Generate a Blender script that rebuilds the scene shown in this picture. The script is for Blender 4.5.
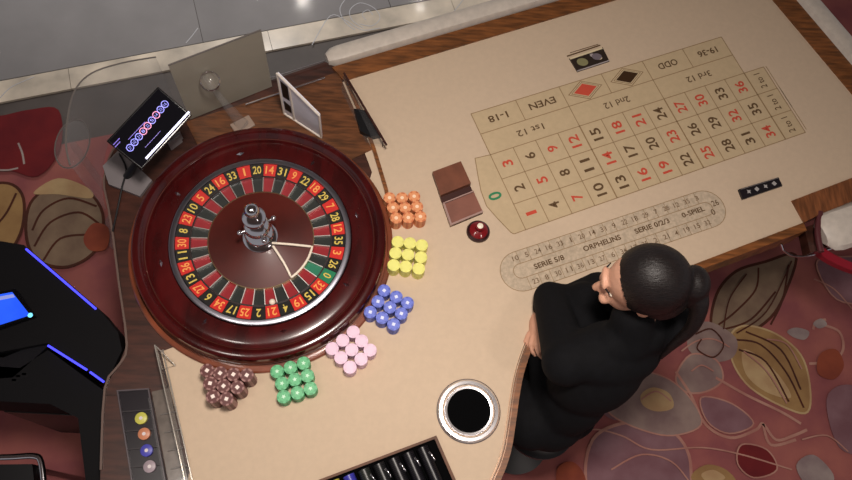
import bpy, bmesh, math, random
from mathutils import Vector, Matrix
random.seed(4)
PI = math.pi
SC = bpy.context.scene
COL = SC.collection
for o in list(bpy.data.objects): bpy.data.objects.remove(o)

# ------------------------------------------------------------ camera, world, lights
TZ = 0.76                       # table top height
H = 2.1912                      # lens above the table top
R0 = Vector((0.99685984, 0.0, 0.07918618))
R1 = Vector((0.02947163, -0.92815995, -0.37101283))
R2 = Vector((0.07349744, 0.37218154, -0.92524539))
F = 750.0
cam_d = bpy.data.cameras.new('camera'); cam = bpy.data.objects.new('camera', cam_d); COL.objects.link(cam)
cam_d.sensor_width = 36; cam_d.lens = F * 36 / 852; cam_d.clip_start = 0.05
cam.matrix_world = Matrix(((R0.x, -R1.x, -R2.x, 0), (R0.y, -R1.y, -R2.y, 0), (R0.z, -R1.z, -R2.z, TZ + H), (0, 0, 0, 1)))
SC.camera = cam
w = bpy.data.worlds.new('world'); SC.world = w; w.use_nodes = True
w.node_tree.nodes['Background'].inputs[0].default_value = (0.86, 0.83, 0.86, 1)
w.node_tree.nodes['Background'].inputs[1].default_value = 0.36
SC.view_settings.view_transform = 'Standard'; SC.view_settings.look = 'None'
SC.view_settings.exposure = 0.0; SC.view_settings.gamma = 1.0; SC.view_settings.use_curve_mapping = False
def area(name, loc, size, power, col, spread=180, to=None):
    l = bpy.data.lights.new(name, 'AREA'); l.shape = 'DISK'; l.size = size; l.energy = power; l.spread = math.radians(spread); l.color = col
    o = bpy.data.objects.new(name, l); COL.objects.link(o); o.location = loc
    if to: o.rotation_euler = (Vector(to) - Vector(loc)).to_track_quat('-Z', 'Y').to_euler()
    return o
area('table_lamp_light', (0.12, 0.50, 3.42), 0.40, 25, (1.0, 0.90, 0.82), 116)
area('wheel_lamp_light', (-1.0, 0.2, 3.42), 0.35, 4, (1.0, 0.90, 0.82), 120)
area('dealer_lamp_light', (1.7, -0.6, 3.42), 0.35, 6, (1.0, 0.88, 0.82), 100)
area('hall_lamp_light', (-1.0, 4.0, 3.42), 0.6, 38, (1.0, 0.98, 0.96), 90)

# ------------------------------------------------------------ helpers
def at(px, py, z=TZ):           # point of the photograph at a real height z
    d = R0 * ((px - 426) / F) + R1 * ((py - 240) / F) + R2
    t = (z - TZ - H) / d.z
    return Vector((d.x * t, d.y * t, z))
def lin(c):
    return tuple(((v / 255) / 12.92 if v / 255 <= 0.04045 else ((v / 255 + 0.055) / 1.055) ** 2.4) for v in c) + (1,)
MATS = {}
def mat(name, rgb, rough=0.5, metal=0.0, noise=0.0, scale=20, rgb2=None, bump=0.0, coat=0.0, trans=0.0, emit=0.0, alpha=1.0, stretch=None, ior=1.45, spec=0.5):
    if name in MATS: return MATS[name]
    m = bpy.data.materials.new(name); m.use_nodes = True; nt = m.node_tree; b = nt.nodes['Principled BSDF']
    b.inputs['Base Color'].default_value = lin(rgb); b.inputs['Roughness'].default_value = rough; b.inputs['Metallic'].default_value = metal
    b.inputs['Coat Weight'].default_value = coat; b.inputs['Transmission Weight'].default_value = trans; b.inputs['Alpha'].default_value = alpha
    b.inputs['IOR'].default_value = ior; b.inputs['Coat Roughness'].default_value = 0.06; b.inputs['Specular IOR Level'].default_value = spec
    if emit: b.inputs['Emission Color'].default_value = lin(rgb); b.inputs['Emission Strength'].default_value = emit
    tc = nt.nodes.new('ShaderNodeTexCoord'); mp = nt.nodes.new('ShaderNodeMapping'); nt.links.new(tc.outputs['Object'], mp.inputs[0])
    if stretch: mp.inputs['Scale'].default_value = stretch[:3]; mp.inputs['Rotation'].default_value = (0, 0, stretch[3])
    n = nt.nodes.new('ShaderNodeTexNoise'); n.inputs['Scale'].default_value = scale; n.inputs['Detail'].default_value = 5
    nt.links.new(mp.outputs[0], n.inputs['Vector'])
    r = nt.nodes.new('ShaderNodeValToRGB'); r.color_ramp.elements[0].position = 0.35; r.color_ramp.elements[1].position = 0.68
    c2 = rgb2 or tuple(max(0, v * (1 - max(noise, 0.02))) for v in rgb)
    r.color_ramp.elements[0].color = lin(c2); r.color_ramp.elements[1].color = lin(rgb)
    nt.links.new(n.outputs[0], r.inputs[0]); nt.links.new(r.outputs[0], b.inputs['Base Color'])
    if bump:
        bp = nt.nodes.new('ShaderNodeBump'); bp.inputs['Strength'].default_value = bump; bp.inputs['Distance'].default_value = 0.002
        nt.links.new(n.outputs[0], bp.inputs['Height']); nt.links.new(bp.outputs[0], b.inputs['Normal'])
    MATS[name] = m; return m
def obj(name, bm, m=None, parent=None, smooth=False):
    if isinstance(bm, bmesh.types.BMesh):
        me = bpy.data.meshes.new(name); bm.normal_update(); bm.to_mesh(me); bm.free()
    else: me = bm
    if smooth:
        me.polygons.foreach_set('use_smooth', [True] * len(me.polygons))
        try: me.set_sharp_from_angle(angle=math.radians(38))
        except Exception: pass
    if m and not me.materials: me.materials.append(m)
    o = bpy.data.objects.new(name, me); COL.objects.link(o)
    if parent: o.parent = parent
    return o
def tag(o, label=None, cat=None, group=None, kind=None):
    if label: o['label'] = label
    if cat: o['category'] = cat
    if group: o['group'] = group
    if kind: o['kind'] = kind
    return o
def thing(name, label, cat, loc=(0, 0, 0), rz=0, group=None):
    o = bpy.data.objects.new(name, None); COL.objects.link(o); o.location = loc; o.rotation_euler = (0, 0, rz)
    o.empty_display_size = 0.05
    return tag(o, label, cat, group)
def B(): return bmesh.new()
def poly(bm, pts, z0, z1):      # prism over a flat outline
    lo = [bm.verts.new((p[0], p[1], z0)) for p in pts]; hi = [bm.verts.new((p[0], p[1], z1)) for p in pts]
    n = len(pts); a = sum(pts[i][0] * pts[(i + 1) % n][1] - pts[(i + 1) % n][0] * pts[i][1] for i in range(n))
    if a < 0: lo.reverse(); hi.reverse()
    bm.faces.new(hi); bm.faces.new(lo[::-1])
    for i in range(n): bm.faces.new((lo[i], lo[(i + 1) % n], hi[(i + 1) % n], hi[i]))
    return bm
def box(bm, c, s, rz=0, M=None):
    r = bmesh.ops.create_cube(bm, size=1.0)
    T = Matrix.Translation(c) @ Matrix.Rotation(rz, 4, 'Z') @ Matrix.Diagonal((s[0], s[1], s[2], 1))
    if M: T = M @ T
    bmesh.ops.transform(bm, matrix=T, verts=r['verts']); return r['verts']
def bevel(bm, w_, seg=2):
    bmesh.ops.bevel(bm, geom=[e for e in bm.edges if e.is_manifold and e.calc_face_angle(0) > 0.5], offset=w_, segments=seg, affect='EDGES', profile=0.6); return bm
def lathe(bm, prof, n=96, c=(0, 0, 0), close=False):
    rings = []
    for r, z in prof:
        if r < 1e-6: rings.append([bm.verts.new((c[0], c[1], c[2] + z))])
        else: rings.append([bm.verts.new((c[0] + r * math.cos(2 * PI * k / n), c[1] + r * math.sin(2 * PI * k / n), c[2] + z)) for k in range(n)])
    pairs = list(zip(rings[:-1], rings[1:]))
    if close: pairs.append((rings[-1], rings[0]))
    for a, b in pairs:
        for k in range(n):
            j = (k + 1) % n
            if len(a) == 1 and len(b) == 1: continue
            if len(a) == 1: bm.faces.new((a[0], b[k], b[j]))
            elif len(b) == 1: bm.faces.new((a[k], b[0], a[j]))
            else: bm.faces.new((a[k], b[k], b[j], a[j]))
    bmesh.ops.recalc_face_normals(bm, faces=bm.faces); return bm
def tube(bm, pts, r, n=10, cap=True):
    pts = [Vector(p) for p in pts]; rr = r if isinstance(r, (list, tuple)) else [r] * len(pts)
    rings = []; up = Vector((0, 0, 1)); prev = None
    for i, p in enumerate(pts):
        t = (pts[min(i + 1, len(pts) - 1)] - pts[max(i - 1, 0)]).normalized()
        if prev is None: a = t.cross(up if abs(t.z) < 0.9 else Vector((1, 0, 0))).normalized()
        else: a = (prev - t * prev.dot(t)).normalized()
        prev = a; b = t.cross(a)
        rings.append([bm.verts.new(p + (a * math.cos(2 * PI * k / n) + b * math.sin(2 * PI * k / n)) * rr[i]) for k in range(n)])
    for A, C in zip(rings[:-1], rings[1:]):
        for k in range(n): bm.faces.new((A[k], A[(k + 1) % n], C[(k + 1) % n], C[k]))
    if cap: bm.faces.new(rings[0][::-1]); bm.faces.new(rings[-1])
    return bm
def strip(bm, pts, width, z0, z1, side=0):   # flat band following a line; side -1/0/1
    n = len(pts); L = []; Rr = []
    for i in range(n):
        a = Vector(pts[max(i - 1, 0)][:2]); b = Vector(pts[min(i + 1, n - 1)][:2]); d = (b - a).normalized(); q = Vector((-d.y, d.x)); p = Vector(pts[i][:2])
        L.append(p + q * width * (0.5 + side / 2)); Rr.append(p - q * width * (0.5 - side / 2))
    for i in range(n - 1):
        poly(bm, [L[i], L[i + 1], Rr[i + 1], Rr[i]], z0, z1)
    return bm
def smoothpts(pts, k=6, closed=False):
    P = [Vector(p) for p in pts]; n = len(P); out = []
    for i in range(n if closed else n - 1):
        g = lambda j: P[j % n] if closed else P[max(0, min(n - 1, j))]
        a, b, c, d = g(i - 1), g(i), g(i + 1), g(i + 2)
        for s in range(k):
            t = s / k
            out.append(0.5 * ((2 * b) + (c - a) * t + (2 * a - 5 * b + 4 * c - d) * t * t + (3 * b - a - 3 * c + d) * t ** 3))
    if not closed: out.append(P[-1])
    return out
TXT = {}
def text_mesh(s, w_, h_, bold=0.0):          # lettering scaled to w x h, lying flat, centred, 0.4 mm thick
    key = (s, round(w_, 5), round(h_, 5), bold)
    if key in TXT: return TXT[key]
    cu = bpy.data.curves.new('t', 'FONT'); cu.body = s; cu.size = 1; cu.offset = bold; cu.resolution_u = 3
    o = bpy.data.objects.new('t', cu); COL.objects.link(o)
    dg = bpy.context.evaluated_depsgraph_get(); me = bpy.data.meshes.new_from_object(o.evaluated_get(dg))
    bpy.data.objects.remove(o); bpy.data.curves.remove(cu)
    xs = [v.co.x for v in me.vertices]; ys = [v.co.y for v in me.vertices]
    cx, cy = (min(xs) + max(xs)) / 2, (min(ys) + max(ys)) / 2; sx = w_ / (max(xs) - min(xs)); sy = h_ / (max(ys) - min(ys))
    for v in me.vertices: v.co = ((v.co.x - cx) * sx, (v.co.y - cy) * sy, 0)
    me.materials.clear(); me.name = 'lettering'; TXT[key] = me; return me
def put_text(name, s, w_, h_, loc, ang, m, parent, bold=0.0, M=None):
    me = text_mesh(s, w_, h_, bold).copy(); me.materials.append(m)
    o = bpy.data.objects.new(name, me); COL.objects.link(o); o.parent = parent
    if M is None: o.location = loc; o.rotation_euler = (0, 0, ang)
    else: o.matrix_local = M
    return o

# ------------------------------------------------------------ materials
felt = mat('beige_felt', (210, 188, 163), 0.95, noise=0.02, scale=60, bump=0.15, spec=0.1)
feltprint = mat('layout_tan', (202, 180, 146), 0.95, noise=0.03, scale=60, spec=0.1)
trackprint = mat('racetrack_tan', (206, 187, 163), 0.95, noise=0.12, scale=90, spec=0.1)
ink = mat('ink_brown', (100, 78, 56), 0.9, spec=0.1); inkline = mat('ink_line', (152, 126, 94), 0.9, spec=0.1)
inkred = mat('ink_red', (204, 84, 66), 0.9, spec=0.1); inkgreen = mat('ink_green', (60, 135, 95), 0.9, spec=0.1)
inkline2 = mat('ink_grey', (126, 104, 82), 0.9, spec=0.1); inkblack = mat('ink_black', (66, 46, 30), 0.9, spec=0.1); cream = mat('print_cream', (222, 205, 170), 0.9, spec=0.1)
wood = mat('oak_rim', (146, 90, 48), 0.4, noise=0.35, scale=14, bump=0.08, coat=0.1, stretch=(1, 7, 1, 0.27))
woodside = mat('oak_rim_cross', (150, 92, 56), 0.35, noise=0.3, scale=14, coat=0.3, stretch=(7, 1, 1, 0.9))
darkwood = mat('dark_walnut', (78, 44, 34), 0.4, noise=0.35, scale=10, coat=0.3, stretch=(1, 6, 1, 0.4))
mahog = mat('mahogany_gloss', (80, 16, 17), 0.22, noise=0.35, scale=6, coat=0.4, stretch=(3, 1, 1, 0))
mahog2 = mat('mahogany_cone', (88, 26, 18), 0.42, noise=0.25, scale=6, coat=0.05)
collarw = mat('collar_wood', (142, 72, 44), 0.3, noise=0.3, scale=9, coat=0.5)
chrome = mat('chrome', (215, 213, 218), 0.14, 1.0); steel = mat('brushed_steel', (178, 178, 190), 0.28, 1.0)
red = mat('pocket_red', (212, 40, 34), 0.45); black = mat('pocket_black', (22, 20, 20), 0.45); green = mat('pocket_green', (34, 128, 88), 0.45)
redp = mat('floor_red', (150, 36, 44), 0.4); blackp = mat('floor_black', (40, 44, 42), 0.4); greenp = mat('floor_green', (48, 128, 98), 0.4)
gold = mat('numeral_gold', (226, 200, 96), 0.4); goldr = mat('numeral_orange', (255, 170, 90), 0.4)
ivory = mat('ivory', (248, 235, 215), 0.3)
blackpl = mat('black_plastic', (14, 14, 18), 0.4, noise=0.1); blackgl = mat('black_gloss', (9, 9, 13), 0.12, coat=0.3)
leather = mat('cream_leather', (214, 204, 192), 0.45, noise=0.06, scale=40, bump=0.2)
redleather = mat('oxblood_leather', (118, 22, 34), 0.45, noise=0.1)
clear = mat('clear_acrylic', (225, 228, 228), 0.04, trans=1.0, ior=1.2)
smoke = mat('smoky_acrylic', (160, 154, 140), 0.35, alpha=0.95)
frost = mat('frosted_acrylic', (150, 150, 152), 0.35, alpha=0.45)
brownlth = mat('brown_leather', (124, 74, 54), 0.45, noise=0.12, scale=30); brownlth2 = mat('brown_leather_dark', (60, 28, 22), 0.5)
skin = mat('skin', (222, 168, 140), 0.5, noise=0.05); hairm = mat('dark_hair', (26, 17, 16), 0.45, noise=0.4, scale=60, bump=0.6, stretch=(1, 8, 1, 0.3))
cloth = mat('black_cloth', (15, 15, 18), 0.85, noise=0.2, scale=50, bump=0.2, spec=0.2)

# ------------------------------------------------------------ floor: marble, pale band, dark band, patterned carpet
def fl(px, py): return at(px, py, 0.0)
bd = (fl(258, 55) - fl(0, 105)); bd.z = 0; bdn = bd.normalized(); q = Vector((-bdn.y, bdn.x, 0))
Pb = fl(0, 103)
def along(s, t, z=0): p = Pb + bdn * s + q * t; return Vector((p.x, p.y, z))
marble = mat('grey_marble', (146, 143, 143), 0.09, noise=0.12, scale=2.2)
pale = mat('pale_marble_band', (228, 214, 194), 0.2, rgb2=(176, 166, 152), scale=5, coat=0.2)
dband = mat('dark_marble_band', (84, 76, 72), 0.6, noise=0.15, scale=6)
carpetm = mat('carpet_red', (160, 98, 90), 0.98, rgb2=(134, 78, 80), scale=5, bump=0.2, spec=0.05)
f = B(); poly(f, [(-6, -4), (6, -4), (6, 8), (-6, 8)], -0.06, -0.012); tag(obj('floor', f, dband), kind='structure')
def band(name, t0, t1, z1, m, par=None):
    b = B(); poly(b, [along(-4, t0), along(8, t0), along(8, t1), along(-4, t1)], -0.012, z1); return obj(name, b, m, par)
wp = (fl(253, 33) - along(0, 0)).dot(q) * 1.0
bw = max(0.10, abs(wp))
marb = thing('floor_marble', None, None); tag(marb, kind='structure')
# large marble slabs with recessed joints
SL = 0.9
for i in range(-4, 8):
    for j in range(0, 6):
        b = B(); g = 0.0015
        poly(b, [along(i * SL + g, bw + j * SL + g), along((i + 1) * SL - g, bw + j * SL + g), along((i + 1) * SL - g, bw + (j + 1) * SL - g), along(i * SL + g, bw + (j + 1) * SL - g)], -0.012, 0.0)
        obj('marble_slab', b, marble, marb)
for i in range(-4, 8):
    b = B(); poly(b, [along(i * SL + .3, 0.003), along((i + 1) * SL + .298, 0.003), along((i + 1) * SL + .298, bw - 0.003), along(i * SL + .3, bw - 0.003)], -0.012, 0.0)
    obj('border_slab', b, pale, marb)
vein = mat('pale_vein', (186, 186, 190), 0.2)
b = B()
for line in ([(0, 98), (10, 88), (22, 82), (34, 77)], [(186, 43), (192, 36), (198, 28)], [(312, 45), (330, 16), (345, 20), (362, 30), (380, 28)], [(452, 14), (463, 0), (468, -8)],
             [(363, 28), (352, 20), (350, 10), (360, 3), (374, 8), (380, 18), (372, 26), (360, 24)], [(355, 30), (345, 22), (340, 8), (350, -6)], [(366, 20), (362, 14), (368, 10), (373, 15)]):
    strip(b, smoothpts([fl(*p) for p in line], 4), 0.0035, 0.0, 0.0012)
tag(obj('marble_veining', b, vein, marb), kind='stuff')
carpet = thing('floor_carpet', None, None); tag(carpet, kind='structure')
b = B(); ct = -0.27
poly(b, [along(-4, ct), along(8, ct), along(8, -9), along(-4, -9)], -0.012, 0.004); obj('carpet_pile', b, carpetm, carpet)
CZ = [0.004]
def motif(pts, m, closed=True, outline=None, ow=0.012, k=5):
    CZ[0] += 0.00035
    P = smoothpts([fl(*p) for p in pts], k, True)
    b = B(); vs = [b.verts.new((p.x, p.y, CZ[0])) for p in P]; fc = b.faces.new(vs); bmesh.ops.triangulate(b, faces=[fc])
    bmesh.ops.recalc_face_normals(b, faces=b.faces)
    if b.faces[:][0].normal.z < 0: bmesh.ops.reverse_faces(b, faces=b.faces)
    obj('woven_motif', b, m, carpet)
    if outline:
        CZ[0] += 0.00035; b = B(); strip(b, P + [P[0]], ow, CZ[0] - 0.0003, CZ[0]); obj('woven_outline', b, outline, carpet)
def vines(lines, m, w_=0.01):
    CZ[0] += 0.00035; b = B()
    for ln in lines: strip(b, smoothpts([fl(*p) for p in ln], 6), w_, CZ[0] - 0.0003, CZ[0])
    obj('woven_line', b, m, carpet)
cm = lambda n, c, c2: mat(n, c, 0.98, rgb2=c2, scale=9, spec=0.05)
olive = cm('carpet_olive', (158, 126, 84), (138, 106, 72)); taupe = cm('carpet_taupe', (134, 114, 94), (112, 92, 78)); grey_c = cm('carpet_grey', (146, 126, 118), (122, 100, 98))
mauve = cm('carpet_mauve', (132, 100, 106), (116, 82, 88)); pinkl = cm('carpet_pink_line', (176, 132, 118), (156, 108, 98)); darkl = cm('carpet_dark_line', (84, 48, 38), (70, 44, 38))
sand = cm('carpet_sand', (184, 158, 118), (164, 132, 98)); rust = cm('carpet_rust', (146, 76, 56), (122, 62, 50)); crimson = cm('carpet_crimson', (112, 40, 42), (96, 36, 40)); silver_c = cm('carpet_silver', (160, 146, 140), (130, 112, 112))
# lower right flowers
motif([(712, 330), (716, 295), (735, 272), (765, 262), (795, 255), (786, 290), (770, 318), (740, 336)], taupe, outline=darkl)
vines([[(718, 325), (735, 312), (755, 290), (758, 268)], [(722, 330), (750, 320), (775, 292)], [(770, 325), (782, 300), (788, 265)]], darkl, 0.008)
motif([(730, 336), (745, 326), (775, 334), (800, 355), (809, 385), (807, 412), (785, 408), (750, 388), (732, 362)], olive, outline=sand, ow=0.008)
motif([(742, 350), (760, 358), (780, 378), (790, 398), (765, 392), (745, 374)], sand)
vines([[(735, 340), (760, 345), (785, 372), (803, 408)], [(738, 350), (765, 362), (788, 402)], [(745, 332), (780, 350), (800, 390)]], darkl, 0.008)
motif([(690, 330), (708, 322), (735, 338), (732, 358), (708, 362), (688, 350)], grey_c)
motif([(675, 378), (690, 355), (715, 360), (722, 380), (705, 392), (685, 392)], grey_c, outline=pinkl, ow=0.007)
vines([[(675, 372), (690, 395), (705, 425), (730, 438), (755, 430), (762, 424), (775, 440), (792, 436), (806, 430)], [(715, 378), (745, 395), (780, 412), (800, 424)], [(762, 424), (770, 445), (795, 440)],
       [(820, 325), (838, 332), (842, 350), (830, 362), (808, 364)], [(640, 415), (655, 405), (668, 420), (672, 440)], [(825, 320), (815, 322), (812, 330)]], pinkl, 0.011)
motif([(786, 332), (795, 328), (808, 332), (804, 340), (793, 338)], silver_c); motif([(812, 324), (820, 319), (826, 325), (818, 329)], silver_c)
motif([(585, 480), (592, 440), (620, 424), (655, 424), (680, 440), (690, 470), (680, 520), (600, 520)], mauve, outline=pinkl)
motif([(598, 400), (625, 380), (655, 375), (668, 395), (650, 415), (612, 420)], mauve)
motif([(690, 478), (705, 465), (725, 470), (735, 485), (710, 495)], olive); motif([(700, 475), (712, 470), (724, 478), (710, 484)], sand)
motif([(795, 465), (812, 455), (832, 475), (826, 490), (805, 485)], silver_c); motif([(825, 400), (845, 385), (875, 400), (870, 450), (838, 448)], mauve)
motif([(815, 265), (835, 258), (870, 262), (870, 300), (835, 300)], mauve, outline=pinkl, ow=0.007)
motif([(560, 500), (556, 470), (572, 462), (585, 480), (580, 510)], rust)
motif([(600, 395), (612, 378), (640, 372), (668, 380), (690, 400), (700, 425), (672, 436), (640, 430), (610, 415)], grey_c, outline=pinkl, ow=0.006)
motif([(640, 395), (652, 388), (668, 394), (672, 408), (656, 412), (642, 406)], sand)
motif([(700, 398), (730, 404), (752, 424), (728, 434), (706, 422)], mauve, outline=pinkl, ow=0.006)
motif([(818, 355), (834, 350), (842, 366), (832, 380), (816, 374)], rust); motif([(740, 445), (765, 450), (775, 470), (752, 478), (736, 464)], crimson, outline=pinkl, ow=0.006)
vines([[(560, 440), (590, 430), (620, 436), (650, 450), (700, 448), (740, 455), (790, 470)], [(610, 470), (640, 455), (670, 462), (690, 485)], [(765, 340), (785, 345), (800, 370)], [(742, 352), (765, 372), (785, 404)],
       [(640, 400), (655, 392), (670, 402)], [(680, 352), (695, 342), (712, 340), (728, 348)], [(690, 372), (700, 366), (712, 372)], [(812, 280), (832, 290), (850, 310)], [(800, 440), (825, 436), (846, 452)]], pinkl, 0.006)
vines([[(722, 330), (728, 300), (745, 275)], [(735, 334), (765, 312), (790, 262)], [(694, 335), (710, 330), (722, 345), (712, 358), (696, 350), (700, 340)]], darkl, 0.006)
# upper left flowers
motif([(-40, 215), (-20, 190), (10, 185), (25, 200), (22, 235), (0, 262), (-40, 260)], olive, outline=darkl)
motif([(28, 238), (32, 205), (55, 188), (85, 190), (104, 215), (98, 250), (70, 268), (40, 262)], taupe, outline=darkl)
motif([(35, 195), (60, 180), (90, 190), (92, 200), (60, 196)], sand)
vines([[(34, 232), (45, 212), (70, 200), (98, 208)], [(36, 248), (52, 224), (80, 214), (100, 225)], [(45, 262), (62, 240), (92, 236)], [(-5, 230), (8, 215), (18, 195)]], darkl, 0.009)
motif([(-30, 115), (0, 118), (30, 112), (60, 112), (62, 150), (40, 178), (10, 172), (-30, 170)], crimson); vines([[(20, 145), (24, 155), (26, 166)], [(0, 172), (10, 172), (20, 170)]], silver_c, 0.008)
motif([(85, 240), (95, 225), (110, 230), (108, 250), (92, 252)], rust); 

# ------------------------------------------------------------ ceiling with lamps (out of view, reflected in the marble)
b = B(); poly(b, [(-6, -4), (6, -4), (6, 8), (-6, 8)], 3.5, 3.55); tag(obj('ceiling', b, mat('ceiling_paint', (150, 140, 130), 0.9)), kind='structure')
lampm = mat('lamp_glow', (255, 246, 235), 0.5, emit=90)
def ceiling_lamp(x, y, r, label):
    t = thing('ceiling_lamp', label, 'lamp', (x, y, 3.5), group='ceiling lamps')
    b = B(); lathe(b, [(r, 0), (r, -0.02), (r * 1.15, -0.02), (r * 1.2, 0)], 24); obj('lamp_rim', b, steel, t, True)
    b = B(); lathe(b, [(0, -0.012), (r, -0.012)], 24); obj('lamp_lens', b, lampm, t)
C0 = Vector((0, 0, TZ + H))
for px, py, side_ in ((303, 2, 'left'), (420, 9, 'right')):
    fp = fl(px, py); k = 3.5 / C0.z
    ceiling_lamp(fp.x * (1 + k), fp.y * (1 + k), 0.045, 'small ceiling downlight mirrored as the %s bright dot in the grey marble' % side_)

# ------------------------------------------------------------ gaming table
table = thing('gaming_table', 'long roulette table with beige felt top, oak rim and curved dealer bay', 'table', (0, 0, 0))
def T(px, py): return at(px, py, TZ)
bay = smoothpts([T(p[0], p[1]) for p in [(560, 318), (538, 327), (527, 342), (517, 370), (512, 395), (509, 416), (503, 451), (491, 482), (465, 530), (430, 590)]], 5)
left_edge = [T(95, 640), T(100, 470), T(104, 388), T(118, 365), T(126, 345), T(118, 283), T(112, 235), T(107, 205), T(103, 180), T(112, 150), T(128, 134), T(152, 122), T(190, 110)]
far_l = [T(258, 84), T(325, 61), T(344, 70)]
NEc = T(741, -37); SEc = T(905, 158)
n1, n2, n3 = T(791, 201.4), T(803, 223), T(693, 265)
outline = left_edge + far_l + [T(344, 81.5), NEc, SEc, n1, n2, n3] + bay + [T(300, 640)]
b = B(); poly(b, outline, TZ - 0.055, TZ - 0.004); obj('table_slab', b, darkwood, table)
# felt: from the wheel's collar edge to the bay and the tray
felt_pts = [T(338.5, 84), T(344, 81.5), NEc, SEc, n1, n2, n3] + bay + [T(300, 640), T(150, 640), T(190, 470), T(180, 430), T(168, 380), T(160, 350), T(205, 330), T(300, 300), T(352, 240), T(372, 172), T(360, 140)]
b = B(); poly(b, felt_pts, TZ - 0.004, TZ); felto = obj('felt', b, felt, table)
# oak rim of the far side and right side
def off(pts, d):
    out = []
    for i, p in enumerate(pts):
        a = Vector(pts[max(i - 1, 0)][:2]); c = Vector(pts[min(i + 1, len(pts) - 1)][:2]); v = (c - a).normalized(); out.append(Vector((p[0] - v.y * d, p[1] + v.x * d, 0)))
    return out
e1, e2 = T(344, 81.5), NEc
ox = (T(334, 66) - e1); v1 = (e2 - e1).normalized(); nn = Vector((-v1.y, v1.x, 0)); wf = abs((T(439.5, 36.5) - e1).dot(nn))
v2 = (SEc - NEc).normalized(); nr = Vector((-v2.y, v2.x, 0)); nr = nr if nr.x > 0 else -nr; wr = abs((T(819, 29) - NEc).dot(nr))
cornr = e2 + nn * wf + nr * wr
b = B(); poly(b, [e1, e2, e2 + nn * wf + v1 * (wr * 0.9), e1 + nn * wf - v1 * 0.02], TZ - 0.05, TZ + 0.006); obj('far_rim', bevel(b, 0.003), wood, table)
b = B(); poly(b, [e2, SEc, SEc + nr * wr, e2 + nr * wr + nn * wf * 0.3], TZ - 0.05, TZ + 0.006); obj('side_rim', bevel(b, 0.003), wood, table)
b = B(); poly(b, [n1, SEc, SEc + nr * wr, T(905, 185), T(852, 201.5), T(821, 214), n2], TZ - 0.05, TZ + 0.006); obj('corner_rim', bevel(b, 0.003), woodside, table)
b = B(); poly(b, [n2, n3, T(606, 300), T(560, 318), T(556, 326), T(606, 307), T(700, 270), T(806, 231)], TZ - 0.10, TZ + 0.005); obj('near_rim', bevel(b, 0.003), wood, table)
b = B(); strip(b, bay, 0.022, TZ - 0.06, TZ + 0.004, side=1); obj('bay_rim', b, wood, table)
b = B()
for s in (0.004, -0.004): strip(b, off(bay, s), 0.0022, TZ, TZ + 0.006)
tag(obj('bay_trim', b, mat('rose_gold', (236, 196, 168), 0.2, 1.0), table), kind=None)
b = B(); strip(b, [T(344, 81), T(360, 118), T(372, 150), T(384, 190), T(389, 215)], 0.012, TZ - 0.002, TZ + 0.010, side=1); obj('wheel_side_rim', b, wood, table)
b = B(); strip(b, smoothpts(left_edge[1:12], 3), 0.006, TZ - 0.004, TZ + 0.003, side=-1); obj('left_trim', b, mat('dull_trim', (104, 84, 76), .5), table)
b = B(); tube(b, [T(246, 106) + Vector((0, 0, .008)), T(325, 79) + Vector((0, 0, .008))], 0.0035); tube(b, [T(262, 82) + Vector((0, 0, .008)), T(325, 62) + Vector((0, 0, .008))], 0.002); obj('chrome_rail', b, chrome, table)
b = B(); poly(b, [T(186, 122), T(246, 103), T(338, 72), T(372, 150), T(350, 160), T(200, 150)], TZ - 0.004, TZ + 0.0015); obj('wheel_deck', b, mat('deck_wood', (122, 76, 46), 0.4, noise=0.35, scale=14, coat=0.1, stretch=(1, 7, 1, 0.27)), table)
b = B(); poly(b, [T(112, 205), T(140, 150), T(190, 130), T(240, 240), T(180, 345), T(160, 352), T(170, 395), T(106, 395), T(128, 345)], TZ - 0.004, TZ + 0.001); obj('side_deck', b, darkwood, table)
# cushioned armrests
def pad(name, a, c, outw, z, r, m, sgn):
    b = B(); n = 18; d = (c - a).normalized(); side = outw.normalized(); L = (c - a).length
    prof = [(0, 0.0), (0.12, 0.75), (0.35, 1), (0.7, 0.95), (0.93, 0.55), (1.0, -0.1), (0.85, -0.75), (0.4, -1), (0.08, -0.7)]
    rings = []
    for i, (s, k) in enumerate(((0, .55), (0.02, .9), (0.05, 1), (L - 0.05, 1), (L - 0.02, .9), (L, .55))):
        rings.append([b.verts.new(a + d * s + side * (outw.length * (0.5 + (u - 0.5) * k)) + Vector((0, 0, z + v * r * k))) for u, v in prof])
    for A_, C_ in zip(rings[:-1], rings[1:]):
        for k in range(len(prof)): b.faces.new((A_[k], A_[(k + 1) % len(prof)], C_[(k + 1) % len(prof)], C_[k]))
    b.faces.new(rings[0]); b.faces.new(rings[-1]); bmesh.ops.recalc_face_normals(b, faces=b.faces)
    return obj(name, b, m, table, True)
wpad = abs((T(431.5, 20) - e1).dot(nn)) - wf
zz = Vector((0, 0, TZ))
pad('armrest_pad', e1 + nn * wf - v1 * 0.025 - zz, cornr - nr * 0.02 - zz, nn * wpad, TZ + 0.002, 0.03, leather, 1)
wsp = abs((T(835, 21.5) - NEc).dot(nr)) - wr
pad('armrest_pad', e2 + nr * wr - zz, SEc + nr * wr - v2 * 0.0 - zz, nr * wsp, TZ + 0.002, 0.03, leather, 1)
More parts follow.
